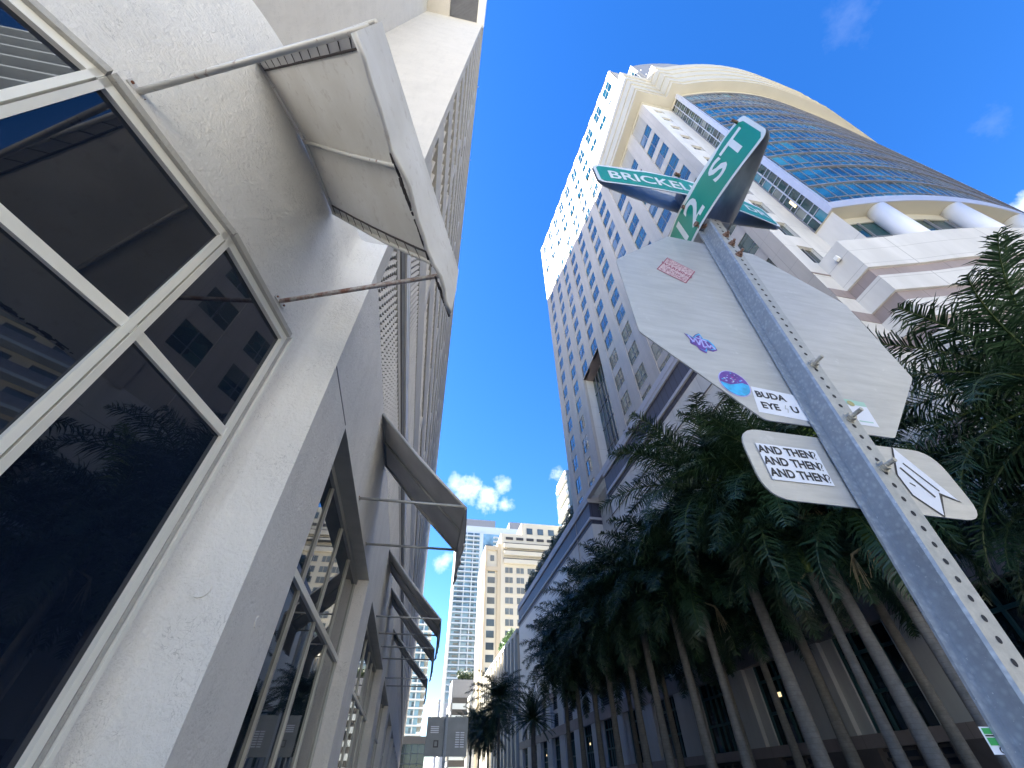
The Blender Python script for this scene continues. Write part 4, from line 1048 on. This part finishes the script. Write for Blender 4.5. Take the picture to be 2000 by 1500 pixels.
YB = 220; bl = at(896, 1012, YB); br = at(1042, 1018, YB); xs_ = at(886, 1250, YB).x
xw0 = bl.x; xw1 = br.x; zt2 = bl.z
g = MB(); g.box(xw0 + .6, xw1 + 4, YB, YB + 12, 30, zt2 - 8, 'bl_glass'); g.box(xw0 - .2, xw0 + .6, YB - 1, YB + 12, 0, zt2 - 8, 'bl_side')
g.box(xw0 + .6, xw0 + 21, YB, YB + 30, zt2 - 4, zt2, 'roof_grey'); g.box(xw0 + 29, xw1 + 4, YB, YB + 30, zt2 - 4, zt2, 'roof_grey'); g.box(xw0 + .6, xw1 + 4, YB, YB + 30, zt2 - 8, zt2 - 4, 'bl_white')
xa = at(940, 1100, YB).x
g.box(xa - 1.5, xa + .5, YB - .9, YB, 30, zt2 - 8, 'bl_white'); g.box(xa + 2.2, xa + 5.0, YB - .3, YB, 30, zt2 - 14, 'win_grey')
g.build('wall', BT)
nfl = 30; dz = (zt2 - 8 - 32) / nfl
for j in range(nfl):
    f = MB(); z0 = 32 + j * dz
    f.box(xw0 + .7, xa - 1.5, YB - 1.6, YB - .02, z0, z0 + .5, 'bl_white'); f.box(xa + 6, xw1 + 3, YB - 1.6, YB - .02, z0, z0 + .5, 'bl_white')
    for q in (.30, .66): xq = xw0 + 2 + (xa - xw0 - 3.5) * q; f.box(xq, xq + .5, YB - 1.0, YB - .02, z0 + .55, z0 + dz, 'bl_white')
    f.box(xw0 + 2.2, xw0 + 4.6, YB - .3, YB - .03, z0 + 1.1, z0 + dz - .5, 'win_grey'); f.box(xa - 5.5, xa - 3, YB - .3, YB - .03, z0 + 1.1, z0 + dz - .5, 'win_grey')
    f.build('balcony', BT)
# its parking podium
yb2 = 200; pl_ = at(884, 1330, yb2); pr_ = at(940, 1330, yb2); zz1 = at(890, 1327, yb2).z
GP = thing('parking_garage', 'grey and white striped parking levels below the tall blue tower', 'garage', (pl_.x + 5, yb2, 0))
g = MB(); g.box(pl_.x, pl_.x + 20, yb2, yb2 + 15, 0, zz1, 'roof_grey'); g.build('wall', GP)
g = MB()
for j in range(6):
    z0 = zz1 - 9.2 - j * 3.6
    if z0 < 0: break
    g.box(pl_.x + .6, pl_.x + 20, yb2 - .4, yb2 - .02, z0 - .2, z0 + 1.6, 'bl_white'); g.box(pl_.x - .5, pl_.x - .02, yb2 - .4, yb2 + 15, z0 - .2, z0 + 1.6, 'bl_side'); g.box(pl_.x + .6, pl_.x + 20, yb2 - .3, yb2 - .03, z0 + 1.6, z0 + 3.4, 'garage')
g.build('parapet', GP)
leafcloud('roof_garden', 'green roof garden on top of the striped parking levels', 'garden', [((pl_.x + 3 + i * 1.6, yb2 + 2, zz1 + 1.5), (1.5, 2, 2.2)) for i in range(9)], .5, 1500, 'leaf_dark', 9)
# teal balcony tower behind the left building's far end
YT = 170; tr = at(846, 1215, YT); TT = thing('apartment_tower', 'teal balcony tower partly hidden behind the awnings and the left building', 'building', (tr.x - 8, YT, 0))
g = MB(); g.box(tr.x - 24, tr.x - 1.5, YT, YT + 20, 0, tr.z + 3, 'bl_glass'); g.box(tr.x - 24, tr.x - 3, YT, YT + 18, tr.z + 3, tr.z + 5, 'roof_grey'); g.build('wall', TT)
dz = (tr.z + 3 - 12) / 17
for j in range(18):
    f = MB(); z0 = 12 + j * dz; f.box(tr.x - 24, tr.x, YT - 1.2, YT - .02, z0, z0 + .42, 'bl_white'); f.box(tr.x - 1.5, tr.x, YT, YT + 16, z0, z0 + .42, 'bl_side')
    for q in range(7): f.box(tr.x - 23 + q * 3.3, tr.x - 22.6 + q * 3.3, YT - .6, YT - .03, z0, z0 + dz, 'bl_white')
    for q in range(6): f.box(tr.x - 22.0 + q * 3.6, tr.x - 20.8 + q * 3.6, YT - .2, YT - .04, z0 + .7, z0 + dz - .3, 'win_grey')
    f.build('balcony', TT)
# low bridge-like block in front of it
lo = at(830, 1438, 120); LW = thing('low_building', 'low flat building with a cream roof edge and dark glazing at the street end', 'building', (lo.x - 5, 120, 0))
g = MB(); g.box(lo.x - 12, lo.x + .5, 120, 130, lo.z - 1.3, lo.z, 'beige'); g.build('roof', LW)
g = MB(); g.box(lo.x - 12, lo.x + .2, 120.3, 130, 0, lo.z - 1.3, 'win_grey')
for i in range(9): g.box(lo.x - 11 + i * 1.4, lo.x - 10.9 + i * 1.4, 120.1, 120.28, lo.z - 6, lo.z - 1.3, 'bl_white')
for zq in (1.6, 3.2, 4.8): g.box(lo.x - 12, lo.x + .2, 120.1, 120.28, lo.z - 1.3 - zq, lo.z - 1.2 - zq, 'bl_white')
g.build('glazing', LW)
# small grey balcony block
YQ = 330; q0 = at(847, 1366, YQ); q1 = at(876, 1366, YQ); SB = thing('apartment_building', 'small grey block with white balcony edges far down the street', 'building', (q0.x, YQ, 0))
g = MB(); g.box(q0.x + 3.5, q1.x + 2, YQ, YQ + 15, 0, q0.z, 'roof_grey'); g.build('wall', SB)
for j in range(8):
    g = MB(); z0 = q0.z - 1.2 - j * 3.6; g.box(q0.x, q0.x + 3.5, YQ - .5, YQ + 10, z0, z0 + 1.5, 'bl_side'); g.build('balcony', SB)
# white tower peeking out behind the opposite tower
YW = 140; w0 = at(1100, 925, YW); WT = thing('apartment_tower', 'bright white tower edge peeking out left of the opposite tower', 'building', (w0.x + 6, YW, 0))
g = MB(); g.box(w0.x + 1.2, w0.x + 16, YW, YW + 16, 0, w0.z + 2, 'win_grey'); g.build('wall', WT)
for j in range(22):
    g = MB(); z0 = w0.z - j * 3.2; e = .9 if j % 2 else .3
    if j > 14: e += 1.3
    g.box(w0.x + .9 - e, w0.x + 1.2, YW - .5, YW + 12, z0, z0 + 1.3, 'bl_side'); g.build('balcony', WT)
# tall tower behind the left building (unseen; footprint shaped to shade the street) and tower behind the viewer
g = MB(); g.prism([(-31.8, 31), (-31.8, 45.6), (-15.6, 71.6), (-15.6, 128), (-50, 128), (-50, 31)][::-1], 0, 120, 'behind')
o = g.build('office_tower'); o['label'] = 'unseen tall plain tower behind the white stucco building, shaped to shade the street'; o['category'] = 'building'
g = MB(); 
RB = thing('apartment_tower', 'beige balcony tower mirrored in the dark bay window', 'building', (20, -35, 0))
g = MB(); g.box(12, 40, -60, -30, 0, 62, 'beige'); g.build('wall', RB)
for j in range(19):
    f = MB(); z0 = 4 + j * 3.1
    f.box(11, 40.5, -30, -28.6, z0, z0 + .35, 'bl_white'); f.box(10.6, 12, -60, -29, z0, z0 + .35, 'bl_white')
    for q in range(7): f.box(13.2 + q * 4, 15.6 + q * 4, -29.98, -29.9, z0 + .6, z0 + 2.6, 'win_grey')
    for q in range(7): f.box(11.9, 11.98, -57 + q * 4, -55 + q * 4, z0 + .6, z0 + 2.6, 'win_grey')
    f.box(11.05, 11.1, -60, -29, z0 + .35, z0 + 1.3, 'mullion'); f.build('balcony', RB)

R2 = thing('apartment_tower', 'sunlit cream balcony block along the cross street, mirrored in the bay window', 'building', (60, -20, 0))
g = MB(); g.box(52, 90, -40, -3.5, 0, 44, 'beige'); g.build('wall', R2)
for j in range(13):
    f = MB(); z0 = 3 + j * 3.1
    f.box(50.6, 52, -40, -3.5, z0, z0 + .35, 'bl_white'); f.box(50.6, 50.66, -40, -3.5, z0 + .35, z0 + 1.3, 'mullion')
    for q in range(9): f.box(51.9, 51.98, -39.5 + q * 4.1, -37.0 + q * 4.1, z0 + .5, z0 + 2.6, 'win_grey')
    f.build('balcony', R2)

# ================================================================ DISTANT SIGN
DS = thing('sign_post', 'grey back of a large square sign on a pole, low between the street walls', 'sign post', (1.22, 18, 0))
g = MB(); a_ = at(836, 1400, 18); b_ = at(911, 1478, 18)
g.box(a_.x, b_.x, 18, 18.02, b_.z, a_.z, 'sign_grey'); sgp = g.build('sign_panel', DS)
g = MB()
for i in range(4): g.box(a_.x + .13, a_.x + .40, 17.985, 17.995, a_.z - .42 + i * .05, a_.z - .39 + i * .05, 'st_white')
g.build('sticker', sgp); g = MB()
for i in range(7):
    for j in (0, 1): g.box(b_.x - .40 + j * .16, b_.x - .27 + j * .16, 17.985, 17.995, a_.z - .78 + i * .06, a_.z - .75 + i * .06, 'st_white')
g.build('sticker', sgp); g = MB()
g.box(a_.x + .26, a_.x + .42, 17.985, 17.995, a_.z - .78, a_.z - .60, 'st_black'); g.box(a_.x + .29, a_.x + .38, 17.975, 17.984, a_.z - .75, a_.z - .63, 'sign_grey'); g.build('sticker', sgp)
g = MB(); g.box(1.14, 1.23, 17.88, 17.97, 0, a_.z + .06, 'galv'); g.build('pole', DS)

# ================================================================ PALMS
def frond(rnd, L, az, el0, droop, g, mat, leaflen=.75, n=46, plum=.5, flat=0.):
    pts = []; p = Vector((0, 0, 0)); K = 12; d0 = Vector((math.cos(az), math.sin(az), 0)); tw = rnd.uniform(-.25, .25)
    side0 = Vector((-math.sin(az), math.cos(az), 0))
    for i in range(K + 1):
        t = i / K; e = el0 - droop * t ** 1.35; d = (d0 * math.cos(e) + side0 * tw * t * math.cos(e) + Vector((0, 0, math.sin(e)))).normalized()
        pts.append(p.copy()); p = p + d * (L / K)
    g.tube(pts, [.045 * (1 - .85 * i / K) + .006 for i in range(K + 1)], 'rachis', 4, cap=False)
    def pos(t):
        i = min(int(t * K), K - 1); return pts[i].lerp(pts[i + 1], t * K - i)
    for j in range(n):
        t = .14 + .86 * (j + .5) / n; q = pos(t); tan = (pos(min(1, t + .03)) - pos(max(0, t - .03))).normalized()
        sd_ = tan.cross(Vector((0, 0, 1)))
        if sd_.length < .1: sd_ = side0.copy()
        sd_.normalize(); upv = sd_.cross(tan).normalized()
        ll = leaflen * (math.sin(math.pi * (.18 + .80 * t)) ** .6) * rnd.uniform(.8, 1.15)
        for s_ in (-1, 1):
            lift = rnd.uniform(-plum, plum) + .12
            dd = (sd_ * s_ * math.cos(lift) + upv * math.sin(lift) + tan * rnd.uniform(.45, .85)).normalized()
            w_ = tan * .026; m_ = q + dd * ll * .55; dn = dd * 1.0 + Vector((0, 0, -rnd.uniform(.35, 1.3))); e_ = m_ + dn.normalized() * ll * .5
            i0 = len(g.v); g.mesh([q - w_, q + w_, m_ + w_ * .9, m_ - w_ * .9, e_], [(0, 1, 2, 3), (3, 2, 4)], mat)
def palm_parts(seed, H, L, nf, rad=.22, fresh=False):
    """trunk, crownshaft and crown meshes, base at origin; returns list of (name, mesh-object)"""
    rnd = random.Random(seed); o = []
    g = MB(); bx_, by_ = rnd.uniform(-.12, .12), rnd.uniform(-.12, .12); n = 14; pts = []; rs = []
    Hs = H - 1.5
    for i in range(n + 1):
        t = i / n; pts.append((bx_ * t * t, by_ * t * t, Hs * t)); rs.append(rad * (1.25 - .35 * t if t < .15 else (1.12 - .15 * math.sin((t - .15) * 3.6) ** 2 - .22 * t)))
    g.tube(pts, rs, 'trunk', 14); o.append(('trunk', g, True))
    g = MB(); top = Vector(pts[-1]); g.tube([top, top + Vector((0, 0, .15)), top + Vector((bx_ * .1, 0, .8)), top + Vector((bx_ * .15, 0, 1.6))], [rad * .75, rad * .86, rad * .62, rad * .3], 'shaft', 12)
    for q in range(3):
        a = rnd.uniform(0, 6.28); g.tube([top + Vector((math.cos(a) * .1, math.sin(a) * .1, .1)), top + Vector((math.cos(a) * .6, math.sin(a) * .6, -.1)), top + Vector((math.cos(a) * .85, math.sin(a) * .85, -.8))], [.03, .05, .02], 'dry', 5)
        for w_ in range(6): g.tube([top + Vector((math.cos(a) * .6, math.sin(a) * .6, -.1)), top + Vector((math.cos(a) * .7 + rnd.uniform(-.3, .3), math.sin(a) * .7 + rnd.uniform(-.3, .3), -.6 - rnd.uniform(0, .6)))], .012, 'dry', 3)
    o.append(('crownshaft', g, True))
    g = MB(); c0 = top + Vector((bx_ * .15, 0, 1.45))
    h = MB()
    for i in range(nf):
        az = i * 2.39996 + rnd.uniform(-.2, .2); t = (i + .5) / nf
        el = R(80) - t * R(118) + rnd.uniform(-.12, .12); dr_ = R(66) + t * R(6) + rnd.uniform(-.2, .2)
        frond(rnd, L * rnd.uniform(.88, 1.08), az, el, dr_, h, 'palm_bright' if fresh and i < 2 else 'palm', leaflen=.20 * L + .15, n=84, plum=.6)
    h.v = [tuple(Vector(v_) + c0) for v_ in h.v]
    # spear leaf
    h.tube([c0, c0 + Vector((.05, .03, 1.4))], [.05, .01], 'palm_bright', 5)
    o.append(('crown', h, False)); return o
def place_palm(proto, loc, rot, scale, label, first=False):
    r = proto if first else copy_tree(proto); r.location = loc; r.rotation_euler = (0, 0, rot); r.scale = (scale, scale, scale); r['label'] = label; return r
protos = []
for s_, (H, L, nf, fr_) in enumerate([(11.5, 5.3, 42, False), (11.2, 5.0, 40, False), (11.8, 5.4, 44, False), (8.6, 4.1, 28, True), (9.0, 5.2, 40, False)]):
    t = thing('palm_tree', '', 'palm', (0, 0, 0), 'royal palms along the pavement')
    for nme, g, sm in palm_parts(11 + s_, H, L, nf, .24 if H > 9 else .17, fr_): g.build(nme, t, smooth=sm)
    protos.append([t, H, False])
PALMS = [(13.0, 11.7, 10.2, 2, 'royal palm right of the plaque whose thick pale trunk rises nearest to the sign post'),
         (13.1, 12.8, 8.4, 3, 'slender palm with yellow green crownshaft beside the thick pale trunk'),
         (13.0, 10.0, 8.2, 3, 'small fresh green palm half hidden behind the galvanised post below the plaque'),
         (13.0, 15.6, 11.9, 0, 'tall palm whose crown touches the lower edge of the stop sign'),
         (13.0, 19.6, 9.6, 3, 'thin palm with an olive crownshaft, next after the tall one below the stop sign'),
         (13.0, 22.2, 10.0, 1, 'palm with a stout dark trunk in the middle of the row'),
         (13.0, 26.0, 10.6, 0, 'palm just beyond the stout dark one, its trunk leaning slightly in the picture'),
         (13.0, 28.6, 10.3, 1, 'palm with a thin light trunk between two darker ones halfway down the row'),
         (13.0, 32.6, 10.8, 2, 'full crowned palm fifth from the far end of the row'),
         (13.0, 35.8, 10.4, 0, 'palm fourth from the far end of the row'),
         (13.0, 39.6, 10.2, 1, 'palm third from the far end of the row'),
         (13.0, 43.2, 10.2, 2, 'last tall palm of the dark row, fronds reaching over the white podium wall'),
         (14.4, 4.4, 8.0, 4, 'big palm crown at the right edge of the view, in front of the striped base'),
         (15.9, 6.9, 6.9, 4, 'palm behind the edge crown, fronds hanging beside the arrow plaque'),
         (16.0, 17.6, 10.6, 1, 'rear palm close to the podium wall, behind the tall one below the stop sign'),
         (16.4, 24.4, 10.0, 0, 'rear palm close to the podium wall near the middle of the row'),
         (16.3, 13.6, 8.6, 1, 'short rear palm close to the wall behind the thick pale trunk'),
         (16.4, 21.0, 9.2, 2, 'rear palm close to the wall behind the thin olive one'),
         (16.3, 27.6, 9.4, 0, 'rear palm close to the wall behind the thin light trunk'),
         (16.2, 37.0, 9.6, 2, 'rear palm close to the wall near the far end of the dark row'),
         (16.2, 31.0, 9.8, 1, 'rear palm close to the podium wall toward the far end')]
for i, (x, y, H, pi, lab) in enumerate(PALMS):
    p = protos[pi]; s_ = H / p[1]
    r = place_palm(p[0], (x, y, 0), i * 1.9 + .6, s_, lab, first=not p[2]); p[2] = True
# far sunlit palms
for i, (px, ytop_, yy, lab) in enumerate([(975, 1325, 74, 'sunlit feathery palm standing alone left of the dark fan palm'), (938, 1385, 92, 'small far palm left of the sunlit feathery one'), (922, 1398, 104, 'tiny far palm just right of the square sign back'), (955, 1400, 84, 'small far palm between the sunlit feathery palm and its smaller neighbour')]):
    p_ = at(px, ytop_, yy); H = p_.z
    place_palm(protos[i % 3][0], (p_.x, yy, 0), i * 2.1, (H - .3) / (protos[i % 3][1] + 2.5), lab)
# dense fan-shaped palm
def date_palm(loc, H, L, lab, seed=5):
    t = thing('date_palm', lab, 'palm', loc); rnd = random.Random(seed)
    g = MB(); g.tube([(loc[0], loc[1], 0), (loc[0], loc[1], H)], [.28, .22], 'trunk', 10); g.build('trunk', t, smooth=True)
    h = MB()
    for i in range(64):
        az = i * 2.39996; q = (i + .5) / 64; el = R(85) - q * R(115)
        frond(rnd, L * rnd.uniform(.85, 1.1), az, el, R(28), h, 'palm', leaflen=.34, n=30, plum=.25)
    h.v = [tuple(Vector(v_) + Vector((loc[0], loc[1], H))) for v_ in h.v]; h.build('crown', t)
p_ = at(1040, 1405, 56); date_palm((p_.x, 56, 0), p_.z, 2.9, 'dark round fan palm on a short trunk at the row end')
print('objects', len(bpy.data.objects))
